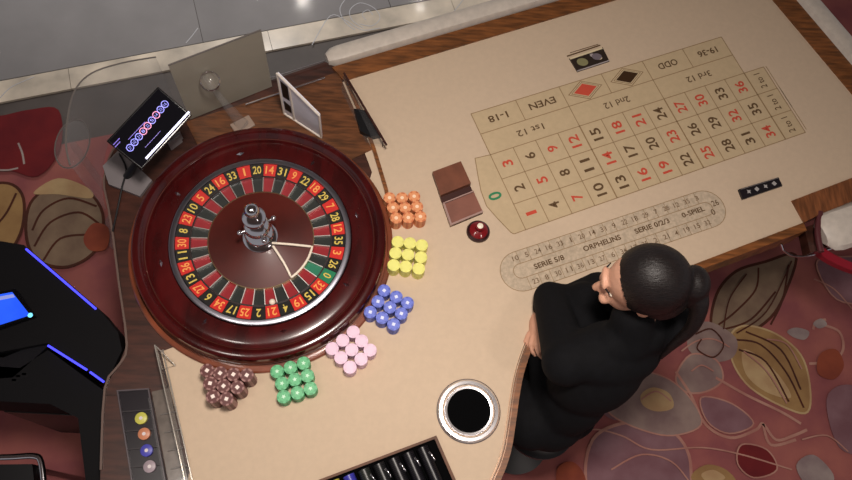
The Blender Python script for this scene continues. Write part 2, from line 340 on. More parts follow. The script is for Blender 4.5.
# near right armrest pad with chrome bracket
aa, cc = T(822, 232) - zz, T(905, 205) - zz
dpad = (cc - aa).normalized(); npad = Vector((dpad.y, -dpad.x, 0))
pad('armrest_pad', aa - npad * 0.068, cc - npad * 0.068, npad * 0.145, TZ - 0.01, 0.035, leather, 1)
b = B(); poly(b, [T(812, 222), T(905, 190), T(905, 222), T(828, 244), T(818, 248)], TZ - .09, TZ - .046); obj('pad_support', b, darkwood, table)
b = B(); tube(b, smoothpts([T(820, 212) , T(817.5, 232) , T(821, 252)], 4), 0.010); obj('pad_end_piping', b, mat('dark_red_piping', (88, 40, 44), 0.5), table)
b = B(); tube(b, smoothpts([at(783, 250, TZ - .08), at(793, 256, TZ - .08), at(812, 255, TZ - .08), at(835, 247, TZ - .08), at(900, 226, TZ - .08)], 4), 0.004)
tube(b, [at(783, 250, TZ - .08), at(781, 244, TZ - .06)], 0.004); obj('chrome_rail', b, chrome, table)
b = B(); strip(b, smoothpts([at(812, 252, .66), at(826, 262, .66), at(850, 272, .66), at(890, 282, .66)], 4), 0.03, TZ - .085, TZ - .06); obj('red_apron_band', b, mat('red_band', (140, 22, 40), 0.5), table)
# apron and pedestals under the top
b = B(); ap = [T(130, 330), T(150, 160), T(330, 100), T(720, -5), T(860, 140), T(780, 190), T(690, 225), T(560, 285), T(500, 330), T(480, 420), T(440, 520), T(150, 560)]
poly(b, ap, TZ - 0.16, TZ - 0.055); obj('apron', b, darkwood, table)
for c in (at(300, 230), at(720, 110)):
    b = B(); box(b, (c.x, c.y, 0.30), (0.45, 0.45, 0.60)); box(b, (c.x, c.y, 0.02), (0.6, 0.6, 0.04)); obj('pedestal', bevel(b, 0.01), darkwood, table)

# ------------------------------------------------------------ printed layout (flat print on the felt)
LS = 2.191230121200538
x0, y0, ps, cu_, cv_, r1_, r2_ = 0.177597, 0.544974, 0.378603, 0.03835, 0.043736, 0.037841, 0.038118
def lay(u, v):
    s = v * cv_ if v >= 0 else (-r1_ * -v if v >= -1 else -r1_ - r2_ * (-v - 1))
    U = u * cu_; c, n = math.cos(ps), math.sin(ps)
    return Vector(((x0 + c * U + n * s) * LS, (y0 + n * U - c * s) * LS, TZ))
CU, CV = cu_ * LS, cv_ * LS
PZ = 0.0006
def lp(*uv): return [lay(*p) for p in uv]
zero_px = [T(475, 158.3), T(478, 176), T(481, 191), T(486.5, 206), T(498, 219), T(511, 232.5), T(514, 234)]
b = B(); poly(b, lp((0, 0), (13, 0), (13, 3), (0, 3)), TZ - .001, TZ + .0003); poly(b, lp((0, -2), (12, -2), (12, -.002), (0, -.002)), TZ - .001, TZ + .0003)
poly(b, [lay(0, 0), lay(0, 3)] + zero_px[::-1], TZ - .001, TZ + .0003); obj('layout_ground', b, feltprint, felto)
b = B()
def line(a, c, wd=0.0026): strip(b, [a, c], wd, TZ, TZ + PZ)
for v in (0, 1, 2, 3): line(lay(0, v), lay(13, v))
for u in range(0, 14): line(lay(u, 0), lay(u, 3), 0.0045 if u in (4, 8, 12) else 0.0026)
line(lay(0, -1), lay(12, -1)); line(lay(0, -2), lay(12, -2)); line(lay(0, 0), lay(0, -2)); line(lay(12, 0), lay(12, -2))
for u in (4, 8): line(lay(u, 0), lay(u, -1))
for u in (2, 4, 6, 8, 10): line(lay(u, -1), lay(u, -2))
for u in (1, 2): line(lay(13.12, u - 1), lay(13.12, u + .9), 0.002)
line(lay(0, 0), zero_px[0])
for a, c in zip(zero_px[:-1], zero_px[1:]): line(a, c)
line(zero_px[-1], lay(0, 3))
tag(obj('grid_lines', b, inkline, felto), kind='stuff')
REDS = {1, 3, 5, 7, 9, 12, 14, 16, 18, 19, 21, 23, 25, 27, 30, 32, 34, 36}
up = Vector((0, 0, PZ))
for n in range(1, 37):
    u = (n - 1) // 3 + 0.5; v = 2.5 - (n - 1) % 3
    s = str(n); put_text('printed_number', s, 0.012 if n == 1 else (0.0235 * len(s) if len(s) > 1 else 0.023), 0.037, lay(u, v) + up, ps + PI / 2, inkred if n in REDS else ink, felto, 0.02)
put_text('printed_zero', '0', 0.028, 0.046, T(495, 196) + up, ps + PI / 2, inkgreen, felto, 0.02)
for v in (0.5, 1.5, 2.5): put_text('printed_lettering', '2 to 1', 0.062, 0.026, lay(12.5, v) + up, ps + PI / 2, ink, felto, 0.01)
for u, s, wd in ((1, '1-18', .072), (3, 'EVEN', .100), (9, 'ODD', .078), (11, '19-36', .080)): put_text('printed_lettering', s, wd, 0.026, lay(u, -1.5) + up, ps + PI, ink, felto, 0.02)
for u, s in ((2, '1st 12'), (6, '2nd 12'), (10, '3rd 12')): put_text('printed_lettering', s, 0.10, 0.024, lay(u, -.5) + up, ps + PI, ink, felto, 0.01)
for u, m in ((5, inkred), (7, inkblack)):
    for k, (sc, mm) in enumerate(((1.0, inkline), (0.9, cream), (0.84, inkline), (0.76, feltprint), (0.66, m))):
        b = B(); c = lay(u, -1.5); ax = (lay(u + 1, -1.5) - c).normalized() * .068 * sc; ay = (lay(u, -2) - c).normalized() * .040 * sc
        z = TZ + .0004 + k * .0003; poly(b, [c + ax, c + ay, c - ax, c - ay], z - .0003, z); obj('printed_diamond', b, mm, felto)
# racetrack
ca, cb = T(521, 271), T(706, 209); rd = (cb - ca).normalized(); rn = Vector((-rd.y, rd.x, 0)); ra = math.atan2(rd.y, rd.x); RW = 0.0665
def stad(hw, ext=0):
    out = []
    for c, s0 in ((cb, -PI / 2), (ca, PI / 2)):
        for k in range(13):
            a = ra + s0 + PI * k / 12; out.append(c + Vector((math.cos(a), math.sin(a), 0)) * hw)
    return out
b = B(); poly(b, stad(RW), TZ - .001, TZ + .0003); obj('racetrack_ground', b, trackprint, felto)
b = B()
for hw in (RW, RW * 0.36):
    P = stad(hw)
    for a, c in zip(P, P[1:] + [P[0]]): strip(b, [a, c], 0.002, TZ, TZ + PZ)
L = (cb - ca).length
for k in range(18):
    for s in (1, -1):
        p = ca + rd * (L * (k + .5) / 17.6 - .01); strip(b, [p + rn * s * RW * .36, p + rn * s * RW], 0.0014, TZ, TZ + PZ)
tag(obj('racetrack_lines', b, inkline, felto), kind='stuff')
tops = [10, 5, 24, 16, 33, 1, 20, 14, 31, 9, 22, 18, 29, 7, 28, 12, 35, 3]; bots = [23, 8, 30, 11, 36, 13, 27, 6, 34, 17, 25, 2, 21, 4, 19, 15, 32]
for i, n in enumerate(tops):
    p = ca + rd * (L * i / 17.3) + rn * RW * .68; put_text('racetrack_number', str(n), .005 if n == 1 else .009 * len(str(n)) + .003, .017, p + up, ra, inkline2, felto, 0.01)
for i, n in enumerate(bots):
    p = ca + rd * (L * (i + .8) / 17.3) - rn * RW * .68; put_text('racetrack_number', str(n), .005 if n == 1 else .009 * len(str(n)) + .003, .017, p + up, ra, inkline2, felto, 0.01)
for px, py, n in ((715, 203, 26), (713, 212, 0)): put_text('racetrack_number', str(n), .006 if n == 1 else .010 * len(str(n)) + .004, .021, T(px, py) + up, ra, ink, felto, 0.01)
for px, py, s, wd in ((549, 262, 'SERIE 5/8', .105), (602, 243, 'ORPHELINS', .135), (652, 226, 'SERIE 0/2/3', .128), (693, 212, '0-SPIEL', .085)):
    put_text('racetrack_lettering', s, wd, .018, T(px, py) + up, ra, ink, felto, 0.025)

# ------------------------------------------------------------ roulette wheel
wx, wy = -0.151236 * LS, 0.387684 * LS
wheel = thing('roulette_wheel', 'large dark red mahogany roulette wheel with numbered ring and chrome turret', 'roulette wheel', (wx, wy, TZ))
b = B(); lathe(b, [(.30, -.004), (.401, -.004), (.401, .008), (.397, .012), (.386, .012), (.384, .004), (.30, .004)], 128); obj('collar', b, collarw, wheel, True)
b = B(); lathe(b, [(.30, .002), (.366, .002), (.3775, .012), (.3785, .055), (.376, .066), (.368, .071), (.356, .070), (.350, .064), (.346, .056), (.338, .050), (.332, .052), (.322, .056), (.275, .049), (.273, .042), (.26, .02)], 160); obj('bowl', b, mahog, wheel, True)
b = B(); lathe(b, [(.3432, .0535), (.3418, .0555), (.340, .0535)], 160, close=True); obj('ball_track_lip', b, mat('track_edge', (120, 70, 60), .2, .6), wheel, True)
dm = B(); vs = [dm.verts.new(c) for c in ((.013, 0, 0), (0, .006, 0), (-.013, 0, 0), (0, -.006, 0), (0, 0, .008))]
for k in range(4): dm.faces.new((vs[k], vs[(k + 1) % 4], vs[4]))
dm.faces.new(vs[3::-1]); dme = bpy.data.meshes.new('deflector'); dm.to_mesh(dme); dm.free(); dme.materials.append(chrome)
for k in range(8):
    a = math.radians(-28 + 45 * k); o = bpy.data.objects.new('deflector', dme); COL.objects.link(o); o.parent = wheel
    o.location = (.299 * math.cos(a), .299 * math.sin(a), .0525); o.rotation_euler = (0, 0, a + (PI / 2 if k % 2 else 0))
b = B(); lathe(b, [(.271, .035), (.2715, .0525), (.268, .0545), (.2555, .0535), (.2535, .050), (.253, .035)], 148); obj('chrome_rim', b, steel, wheel, True)
ORD = [0, 32, 15, 19, 4, 21, 2, 25, 17, 34, 6, 27, 13, 36, 11, 30, 8, 23, 10, 5, 24, 16, 33, 1, 20, 14, 31, 9, 22, 18, 29, 7, 28, 12, 35, 3, 26]
ST = 2 * PI / 37
def wedge(r0, r1, z0, z1, da, dz, n=3):
    b = B(); up_ = []; dn = []
    for r, z in ((r0, z0), (r1, z1)):
        up_.append([b.verts.new((r * math.cos(-da + 2 * da * k / n), r * math.sin(-da + 2 * da * k / n), z)) for k in range(n + 1)])
        dn.append([b.verts.new((r * math.cos(-da + 2 * da * k / n), r * math.sin(-da + 2 * da * k / n), z - dz)) for k in range(n + 1)])
    for k in range(n):
        b.faces.new((up_[0][k], up_[1][k], up_[1][k + 1], up_[0][k + 1])); b.faces.new((dn[0][k], dn[0][k + 1], dn[1][k + 1], dn[1][k]))
        b.faces.new((up_[1][k], dn[1][k], dn[1][k + 1], up_[1][k + 1])); b.faces.new((up_[0][k], up_[0][k + 1], dn[0][k + 1], dn[0][k]))
    b.faces.new((up_[0][0], dn[0][0], dn[1][0], up_[1][0])); b.faces.new((up_[0][n], up_[1][n], dn[1][n], dn[0][n]))
    return b
def mk(b, name, m): me = bpy.data.meshes.new(name); b.normal_update(); b.to_mesh(me); b.free(); me.materials.append(m); return me
plates = {c: mk(wedge(.2135, .253, .0465, .0515, ST * .485, .006), 'number_plate', m) for c, m in (('r', red), ('b', black), ('g', green))}
floors = {c: mk(wedge(.1585, .2085, .031, .036, ST * .47, .004), 'pocket', m) for c, m in (('r', redp), ('b', blackp), ('g', greenp))}
fb = B(); box(fb, (.1835, 0, .040), (.050, .0021, .014)); fret = mk(fb, 'fret', mat('fret_silver', (240, 238, 232), .35, .8))
A0 = math.radians(-28.8)
for i, n in enumerate(ORD):
    a = A0 - i * ST; c = 'g' if n == 0 else ('r' if n in REDS else 'b')
    p = bpy.data.objects.new('number_plate', plates[c]); COL.objects.link(p); p.parent = wheel; p.rotation_euler = (0, 0, a)
    wdt = .006 if n == 1 else .0135 * len(str(n)) - (0.001 if n > 9 else 0)
    put_text('numeral', str(n), wdt, .026, None, 0, gold if c != 'r' else goldr, p, 0.015, M=Matrix.Translation((.2335, 0, .0502)) @ Matrix.Rotation(-.126, 4, 'Y') @ Matrix.Rotation(-PI / 2, 4, 'Z'))
    for nm, me, aa_ in (('pocket', floors[c], a), ('fret', fret, a + ST / 2)):
        o = bpy.data.objects.new(nm, me); COL.objects.link(o); o.parent = wheel; o.rotation_euler = (0, 0, aa_)
b = B(); lathe(b, [(.2085, .03), (.2085, .0475), (.2135, .0475), (.2135, .03)], 148); obj('fret_ring', b, chrome, wheel, True)
b = B(); lathe(b, [(.1565, .03), (.1565, .0475), (.1595, .0475), (.1595, .03)], 148); obj('inner_ring', b, mat('brass', (220, 190, 150), .25, 1.0), wheel, True)
b = B(); lathe(b, [(.24, .024), (.24, .028), (.157, .030), (.157, .046), (.10, .052), (.05, .064), (.03, .07), (0, .07)], 128); obj('cone', b, mahog2, wheel, True)
b = B(); lathe(b, [(r_ * 1.15, .06 + (z_ - .06) * 1.2) for r_, z_ in [(.045, .062), (.045, .068), (.038, .074), (.032, .076), (.034, .084), (.038, .092), (.034, .100), (.022, .106), (.018, .112), (.024, .118), (.033, .126), (.035, .135), (.030, .146), (.020, .152), (.014, .158),
                   (.014, .166), (.022, .172), (.029, .180), (.029, .190), (.022, .198), (.012, .203), (.010, .210), (.015, .215), (.019, .223), (.018, .232), (.011, .240), (0, .243)]], 40); obj('turret', b, chrome, wheel, True)
for k in range(4):
    a = k * PI / 2 + .5; b = B(); tube(b, [(.02 * math.cos(a), .02 * math.sin(a), .150), (.050 * math.cos(a), .050 * math.sin(a), .153)], [.005, .004])
    bmesh.ops.create_uvsphere(b, u_segments=10, v_segments=8, radius=.008, matrix=Matrix.Translation((.053 * math.cos(a), .053 * math.sin(a), .153))); obj('turret_handle', b, chrome, wheel, True)
W0 = Vector((wx, wy, TZ))
def wl(px, py, z): v = at(px, py, TZ + z) - W0; return v
# cone reflections and lit inner ring edge, shaped as a pale tube
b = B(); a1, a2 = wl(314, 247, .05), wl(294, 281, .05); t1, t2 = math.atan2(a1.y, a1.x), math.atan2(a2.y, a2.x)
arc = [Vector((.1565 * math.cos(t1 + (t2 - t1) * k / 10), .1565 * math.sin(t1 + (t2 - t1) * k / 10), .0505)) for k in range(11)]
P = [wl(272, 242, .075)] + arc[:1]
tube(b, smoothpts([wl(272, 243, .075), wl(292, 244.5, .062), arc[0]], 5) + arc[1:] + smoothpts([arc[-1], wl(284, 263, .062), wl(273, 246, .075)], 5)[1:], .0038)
obj('reflection_loop', b, ivory, wheel, True)
ball = at(272.3, 302, TZ + .045)
t = tag(obj('roulette_ball', (lambda b: (bmesh.ops.create_uvsphere(b, u_segments=20, v_segments=14, radius=.0095), b)[1])(B()), ivory, None, True), 'small white ball resting in a pocket near number 21', 'ball'); t.location = ball

# ------------------------------------------------------------ chip stacks
def chip_meshes(key, c1, c2, h, spot, rough=.4):
    R = .0192; k = round(h / .0034)
    prof = [(0, 0)]
    for i in range(k - 1):
        z = i * h / k; prof += [(R * .97, z + .0001), (R, z + .0005), (R, z + h / k - .0005), (R * .97, z + h / k - .0001)]
    prof.append((0, (k - 1) * h / k)); bb = lathe(B(), prof, 28)
    m1, m2 = mat(key + '_chip', c1, rough, noise=.08), mat(key + '_chip_edge', c2, rough, noise=.1)
    body = mk(bb, 'chip_pile', m1); body.materials.append(m2)
    for p_ in body.polygons:
        a = math.atan2(p_.center.y, p_.center.x)
        if math.hypot(p_.center.x, p_.center.y) > R * .9 and int((a + PI) / (PI / 6)) % 2: p_.material_index = 1
    z0 = (k - 1) * h / k
    tp = lathe(B(), [(0, z0), (R * .97, z0 + .0001), (R, z0 + .0005), (R, h - .0005), (R * .96, h), (R * .72, h), (R * .70, h - .0003), (R * .62, h - .0003), (R * .60, h), (0, h)], 28)
    top = mk(tp, 'top_chip', m1); top.materials.append(m2)
    for p_ in top.polygons:
        r = math.hypot(p_.center.x, p_.center.y); a = math.atan2(p_.center.y, p_.center.x)
        if r > R * .74 and int((a + PI) / (PI / 6)) % 2: p_.material_index = 1
    sp = None
    if spot:
        b = B(); s = R * spot[1]
        if spot[2] == 'd': poly(b, [(s, 0), (0, s), (-s, 0), (0, -s)], h - .0002, h + .0004)
        elif spot[2] == 's': poly(b, [(s * (1 if j % 2 == 0 else .45) * math.cos(j * PI / 5), s * (1 if j % 2 == 0 else .45) * math.sin(j * PI / 5)) for j in range(10)], h - .0002, h + .0004)
        else: poly(b, [(s * math.cos(j * PI / 7), s * math.sin(j * PI / 7)) for j in range(14)], h - .0002, h + .0004)
        sp = mk(b, 'centre_mark', mat(key + '_mark', spot[0], .4))
    return body, top, sp
rown = ['row farthest from the near table edge', 'middle row', 'row nearest the near table edge']
def chips(colour, key, c1, c2, h, spot, pts, rows, wide, where):
    body, top, sp = chip_meshes(key, c1, c2, h, spot)
    idx = 0
    for ri, n in enumerate(rows):
        for ci in range(n):
            px, py = pts[idx]; idx += 1; p = at(px, py, TZ + h)
            side = {3: ['left', 'middle', 'right'], 4: ['leftmost', 'second', 'third', 'rightmost'], 2: ['left', 'right']}[n][ci]
            lab = '%s chip stack, %s one in the %s row of its %s' % (colour, side, wide[ri], where)
            t = thing('chip_stack', lab, 'chips', (p.x, p.y, TZ + .0001), random.uniform(0, 6), group=colour + ' chip stacks beside the wheel')
            for nm, me in (('chip_pile', body), ('top_chip', top), ('centre_mark', sp)):
                if me: o = bpy.data.objects.new(nm, me); COL.objects.link(o); o.parent = t
G = lambda s, ox_, oy_, L_: [(ox_ + x / s, oy_ + y / s) for x, y in L_]
tmb = ['top', 'middle', 'bottom']
chips('orange', 'orange', (240, 162, 112), (216, 124, 80), .048, ((255, 222, 190), .3, 'c'), G(4.8, 350, 180, [(190, 85), (250, 85), (308, 78), (207, 132), (265, 132), (322, 127), (222, 182), (280, 180), (338, 175)]), (3, 3, 3), tmb, 'cluster')
chips('yellow', 'yellow', (250, 248, 140), (244, 240, 128), .048, None, G(4.8, 350, 180, [(230, 296), (288, 302), (345, 312), (219, 350), (279, 358), (341, 370), (210, 408), (268, 415), (330, 425)]), (3, 3, 3), tmb, 'cluster')
chips('blue', 'blue', (112, 128, 226), (88, 104, 200), .048, ((225, 232, 255), .34, 'd'), G(6.857, 355, 270, [(200, 140), (283, 183), (360, 224), (158, 215), (240, 255), (318, 298), (105, 288), (187, 327), (265, 372)]), (3, 3, 3), ['upper', 'middle', 'lower'], 'slanted cluster')
chips('pale pink', 'pink', (246, 212, 234), (240, 202, 226), .048, None, G(6.857, 315, 315, [(262, 115), (320, 177), (378, 240), (190, 173), (252, 238), (316, 302), (117, 230), (178, 292), (240, 358)]), (3, 3, 3), ['upper', 'middle', 'lower'], 'slanted cluster')
chips('green', 'green', (100, 196, 134), (72, 164, 106), .048, ((205, 245, 215), .36, 's'), G(6.857, 260, 340, [(117, 215), (208, 188), (298, 158), (150, 297), (238, 270), (325, 244), (162, 388), (256, 362), (346, 332)]), (3, 3, 3), tmb, 'cluster')
chips('speckled brown', 'brown', (104, 52, 50), (168, 122, 116), .080, ((255, 236, 226), .36, 'd'), G(6.857, 195, 350, [(82, 140), (172, 158), (263, 167), (355, 172), (103, 228), (195, 246), (290, 255), (122, 318), (215, 335)]), (4, 3, 2), tmb, 'cluster')

# ------------------------------------------------------------ small things on the felt
def frame_of(pa, pb, pc):       # rectangle from three photograph points (corner, along, across)
    a, b_, c = T(*pa), T(*pb), T(*pc); return a, (b_ - a), (c - a)
# chrome discard ring
p = T(468.5, 411); k = 31.3 / 345
t = thing('discard_cup', 'round chrome ringed black cup set in the felt by the bay', 'cup', (p.x, p.y, TZ))
b = B(); lathe(b, [(k, 0), (k * 1.0, .004), (k * .95, .009), (k * .86, .010), (k * .83, .007), (k * .82, .0)], 72); obj('outer_ring', b, mat('bright_chrome', (245, 243, 245), .3, 1.0), t, True)
b = B(); lathe(b, [(k * .78, .0005), (k * .79, .007), (k * .755, .012), (k * .70, .011), (k * .68, .001)], 72); obj('inner_ring', b, mat('bright_chrome', (245, 243, 245), .2, 1.0), t, True)
b = B(); lathe(b, [(k * 1.03, .0002), (k * 1.03, .003), (k * .97, .003)], 72); obj('gasket', b, mat('cup_gasket', (60, 40, 40), .5), t, True)
void = mat('matt_black', (8, 8, 9), .95, spec=.05)
b = B(); lathe(b, [(0, .0008), (k * .5, .001), (k * .69, .003)], 72); obj('cup_well', b, void, t, True)
# brown card tray
a, u, v = frame_of((432, 175), (458, 165), (452, 227)); a = T(432.5, 175)
cr = [T(432, 175), T(460, 164.5), T(482.5, 214), T(450, 227.5)]
def quad(s, r): return (cr[0] * (1 - s) + cr[1] * s) * (1 - r) + (cr[3] * (1 - s) + cr[2] * s) * r
cen = quad(.5, .5)
t = thing('card_tray', 'brown leather two panel card tray lying beside the orange chips', 'tray', cen)
def qd(s0, s1, q0, q1): return [quad(s0, q0) - cen, quad(s1, q0) - cen, quad(s1, q1) - cen, quad(s0, q1) - cen]
b = B(); poly(b, qd(0, 1, 0, 1), 0.0005, .006); obj('base', bevel(b, .001), brownlth2, t)
b = B(); poly(b, qd(0, 1, 0, .45), .006, .024); obj('lid_panel', bevel(b, .002), brownlth, t)
b = B(); poly(b, qd(.06, 1, .60, 1), .006, .013); obj('lower_panel', bevel(b, .002), mat('brown_leather_light', (140, 92, 78), .4, noise=.1), t)
b = B(); poly(b, qd(.0, .05, .58, 1), .006, .018); poly(b, qd(.05, 1, .97, 1), .006, .017); poly(b, qd(.06, 1, .575, .595), .006, .017); obj('edge_strip', b, mat('tray_edge', (170, 140, 132), .35), t)
# red dolly
p = T(478, 232)
t = thing('dolly', 'dark red round marker with a shiny knob beside the printed zero', 'marker', p)
b = B(); lathe(b, [(0, .0003), (.036, .0003), (.038, .004), (.036, .010), (.029, .014)], 40); obj('base', b, mat('dolly_dark', (48, 18, 20), .3, coat=.4), t, True)
b = B(); lathe(b, [(.030, .012), (.029, .017), (.020, .022), (.010, .026), (.009, .034), (.013, .040), (.013, .046), (.008, .051), (0, .052)], 40); obj('knob', b, mat('dolly_red', (124, 24, 30), .2, coat=.6), t, True)
b = B(); lathe(b, [(.0095, .0505), (.004, .0535), (0, .054)], 20); obj('cap', b, ivory, t, True)  # white highlight of the knob, modelled as an ivory disc
# limit plaque at the far side
a_, b_, c_, d_ = T(569, 59), T(602, 48), T(609, 62), T(577, 72.5); cen = (a_ + c_) / 2
t = thing('limits_plaque', 'dark picture plaque lying above the red diamond of the layout', 'plaque', cen)
b = B(); poly(b, [x - cen for x in (a_, b_, c_, d_)], .0005, .006); obj('backing', bevel(b, .001), mat('plaque_dark', (52, 42, 36), .3), t)
def q4(s, r): return (a_ * (1 - s) + b_ * s) * (1 - r) + (d_ * (1 - s) + c_ * s) * r - cen
def patch(s0, s1, r0, r1, m, nm, z=.0066): bb = B(); poly(bb, [q4(s0, r0), q4(s1, r0), q4(s1, r1), q4(s0, r1)], .006, z); return obj(nm, bb, m, t)
patch(0, .98, .0, .12, cream, 'pale_band'); patch(.0, 1, .93, 1, mat('plaque_grey', (170, 160, 160), .4), 'grey_band')
for s, r, rr, m in ((.27, .52, .016, mat('plaque_olive', (140, 136, 98), .4)), (.30, .60, .007, sand), (.72, .48, .014, mat('plaque_violet', (120, 110, 118), .4)), (.77, .60, .008, cream), (.62, .30, .007, mat('plaque_grey', (170, 160, 160), .4))):
    bb = B(); c = q4(s, r); poly(bb, [(c.x + rr * math.cos(j * PI / 8) * 1.3, c.y + rr * math.sin(j * PI / 8)) for j in range(16)], .006, .0068 + rr * .02); obj('picture_patch', bb, m, t)
b = B(); strip(b, [T(567, 56.5) - cen, T(600, 45.5) - cen], .004, 0.0005, .003); strip(b, [T(570, 53) - cen, T(598, 44.5) - cen], .002, .0005, .002); obj('caption_bar', b, ink, t)
# little black card holder on the right
a_, b_, c_, d_ = T(737.5, 190.5), T(777, 178.5), T(781, 187), T(741.5, 200.5); cen = (a_ + c_) / 2
t = thing('card_index', 'small black strip with four pale card symbols near the right rim', 'plaque', cen)
b = B(); poly(b, [x - cen for x in (a_, b_, c_, d_)], .0005, .010); obj('backing', bevel(b, .002), mat('index_black', (34, 30, 34), .3), t)
patch(.03, .97, .06, .12, mat('index_grey', (120, 112, 110), .4), 'edge_line', .0108).location.z = .004
for j, s in enumerate((.2, .4, .62, .84)):
    c = q4(s, .5); bb = B(); w2 = .009
    if j % 2: poly(bb, [c + Vector((w2, 0, 0)), c + Vector((0, w2, 0)), c + Vector((-w2, 0, 0)), c + Vector((0, -w2, 0))], .0098, .0108)
    else: poly(bb, [c + Vector((w2 * (1 if i % 2 else .5) * math.cos(i * PI / 4), w2 * (1 if i % 2 else .5) * math.sin(i * PI / 4), 0)) for i in range(8)], .0098, .0108)
    obj('card_symbol', bb, mat('symbol_grey', (176, 172, 170), .4), t)
# chip float at the bottom edge (black tray in a wood frame)
fr = [T(319, 480), T(436, 436), T(457, 484), T(340, 530)]; cen = (fr[0] + fr[2]) / 2
def fq(s, r): return (fr[0] * (1 - s) + fr[1] * s) * (1 - r) + (fr[3] * (1 - s) + fr[2] * s) * r - cen
t = thing('chip_float', 'black chip tray in a wooden frame at the near edge of the felt', 'tray', cen)
for q0 in (((-.0, 1, 0, .05)), ((-.0, 1, .95, 1)), ((0, .025, .05, .95)), ((.975, 1, .05, .95))):
    b = B(); s0, s1, r0, r1 = q0; poly(b, [fq(s0, r0), fq(s1, r0), fq(s1, r1), fq(s0, r1)], .0003, .012); obj('frame', bevel(b, .003), mat('float_frame', (110, 70, 46), .6, noise=.2), t)
b = B(); poly(b, [fq(.02, .04), fq(.98, .04), fq(.98, .96), fq(.02, .96)], .0004, .002); obj('tray_floor', b, void, t)
cols = [(190, 180, 70), (60, 60, 170), (40, 44, 40), (28, 28, 30), (24, 22, 26), (22, 20, 26), (20, 18, 24)]
for j, cc_ in enumerate(cols):
    s = .10 + j * .125; A_ = fq(s, .12); E_ = fq(s, .9); A_.z = E_.z = .004
    nseg = 22; pts = []; rr = []
    for i in range(nseg):
        for dz_, r_ in ((.02, .0150), (.08, .0168), (.92, .0168), (.98, .0150)): pts.append(A_.lerp(E_, (i + dz_) / nseg)); rr.append(r_)
    b = B(); tube(b, [p_ + Vector((0, 0, .0015)) for p_ in pts], rr, 12); obj('chip_row', b, mat('float_chip_%d' % j, cc_, .35, noise=.1), t, True).location.z = .012
    if j > 1:
        b = B(); tube(b, smoothpts([fq(s + .035, .26) + Vector((0, 0, .028)), fq(s + .045, .34) + Vector((0, 0, .032)), fq(s + .05, .44) + Vector((0, 0, .028))], 3), .0028); obj('row_glint', b, chrome, t, True)  # glints over the dark rows, shaped as short chrome tubes

# ------------------------------------------------------------ signs, screens and clear shields
def upright(name, base_a, base_b, ha, hb, m, parent, th=.004, z=TZ, origin=Vector((0, 0, 0)), lean=Vector((0, 0, 0))):
    b = B(); d = (base_b - base_a).normalized(); n = Vector((-d.y, d.x, 0)) * th / 2
    vs = []
    for p_, hh in ((base_a, 0), (base_b, 0), (base_b, hb), (base_a, ha)):
        for s in (1, -1): vs.append(b.verts.new(Vector((p_.x, p_.y, z + hh)) + n * s + lean * hh - origin))
    F_ = [v for v in vs[0::2]]; K_ = [v for v in vs[1::2]]
    b.faces.new(F_); b.faces.new(K_[::-1])
    for i in range(4): b.faces.new((F_[i], K_[i], K_[(i + 1) % 4], F_[(i + 1) % 4]))
    bmesh.ops.recalc_face_normals(b, faces=b.faces)
    return obj(name, b, m, parent)
# clear shield round the back of the wheel
sb = [T(258, 84), T(190, 114), T(152, 132), T(120, 160), T(108, 196)]
t = thing('wheel_shield', 'tall clear acrylic shield standing behind the wheel with a smoky panel', 'shield')
upright('smoky_panel', T(272, 86), T(190, 119), .30, .30, smoke, t)
P = smoothpts([Vector((v_.x, v_.y, TZ)) for v_ in [at(x_, y_, TZ + .30) for x_, y_ in ((156, 57), (122, 63), (92, 73), (75, 90), (68, 116), (66, 145), (70, 165))]], 5)
b = B(); n_ = len(P); lo = [b.verts.new((p_.x, p_.y, TZ)) for p_ in P]; hi = [b.verts.new((p_.x, p_.y, TZ + .30)) for p_ in P]
for i in range(n_ - 1): b.faces.new((lo[i], lo[i + 1], hi[i + 1], hi[i]))
so = obj('clear_panel', b, frost, t, True); so.modifiers.new('thick', 'SOLIDIFY').thickness = .004
frost.node_tree.nodes['Principled BSDF'].inputs['Alpha'].default_value = .13
b = B(); tube(b, [p_ + Vector((0, 0, .30)) for p_ in P], .0025, 6); obj('top_edge', b, mat('edge_grey', (110, 104, 100), .3), t)
b = B(); tube(b, [Vector((p_.x, p_.y, TZ + .30)) for p_ in (T(272, 86), T(190, 119))], .003, 6); obj('top_edge', b, mat('edge_grey', (110, 104, 100), .3), t)
# glassy swivel holder in front of the smoky panel
foot = T(243, 126); top = at(203, 76, TZ + .20)
t = thing('swivel_holder', 'clear holder with a round glassy head before the smoky panel', 'holder', (foot.x, foot.y, TZ + .0016))
o0 = Vector((foot.x, foot.y, TZ + .0016))
b = B(); box(b, (0, 0, .004), (.07, .045, .008), .6); obj('foot', bevel(b, .003), mat('grey_foot', (160, 140, 126), .4), t)
b = B(); tube(b, [Vector((0, 0, .006)), (top - o0) * .55, top - o0], [.022, .012, .007], 12); obj('arm', b, frost, t, True)
def rot_to(d): return Vector(d).to_track_quat('Z', 'Y').to_matrix().to_4x4()
dirc = (C0 - top).normalized()
for (px, py, r) in ((210, 81, .029), (194, 67, .024)):
    b = B(); bmesh.ops.create_uvsphere(b, u_segments=24, v_segments=16, radius=r); bmesh.ops.scale(b, vec=(1, 1, .6), verts=b.verts)
    bmesh.ops.transform(b, matrix=Matrix.Translation(at(px, py, TZ + .2) - o0) @ rot_to((.2, -.5, .9)), verts=b.verts); obj('glass_lens', b, mat('lens_glass', (190, 184, 172), .05, alpha=.14, coat=1), t, True)
    b = B(); lathe(b, [(r * .98, -.003), (r * 1.06, 0), (r * .98, .003), (r * .90, 0)], 32, close=True); bmesh.ops.transform(b, matrix=Matrix.Translation(at(px, py, TZ + .2) - o0) @ rot_to((.2, -.5, .9)), verts=b.verts); obj('lens_ring', b, chrome, t, True)
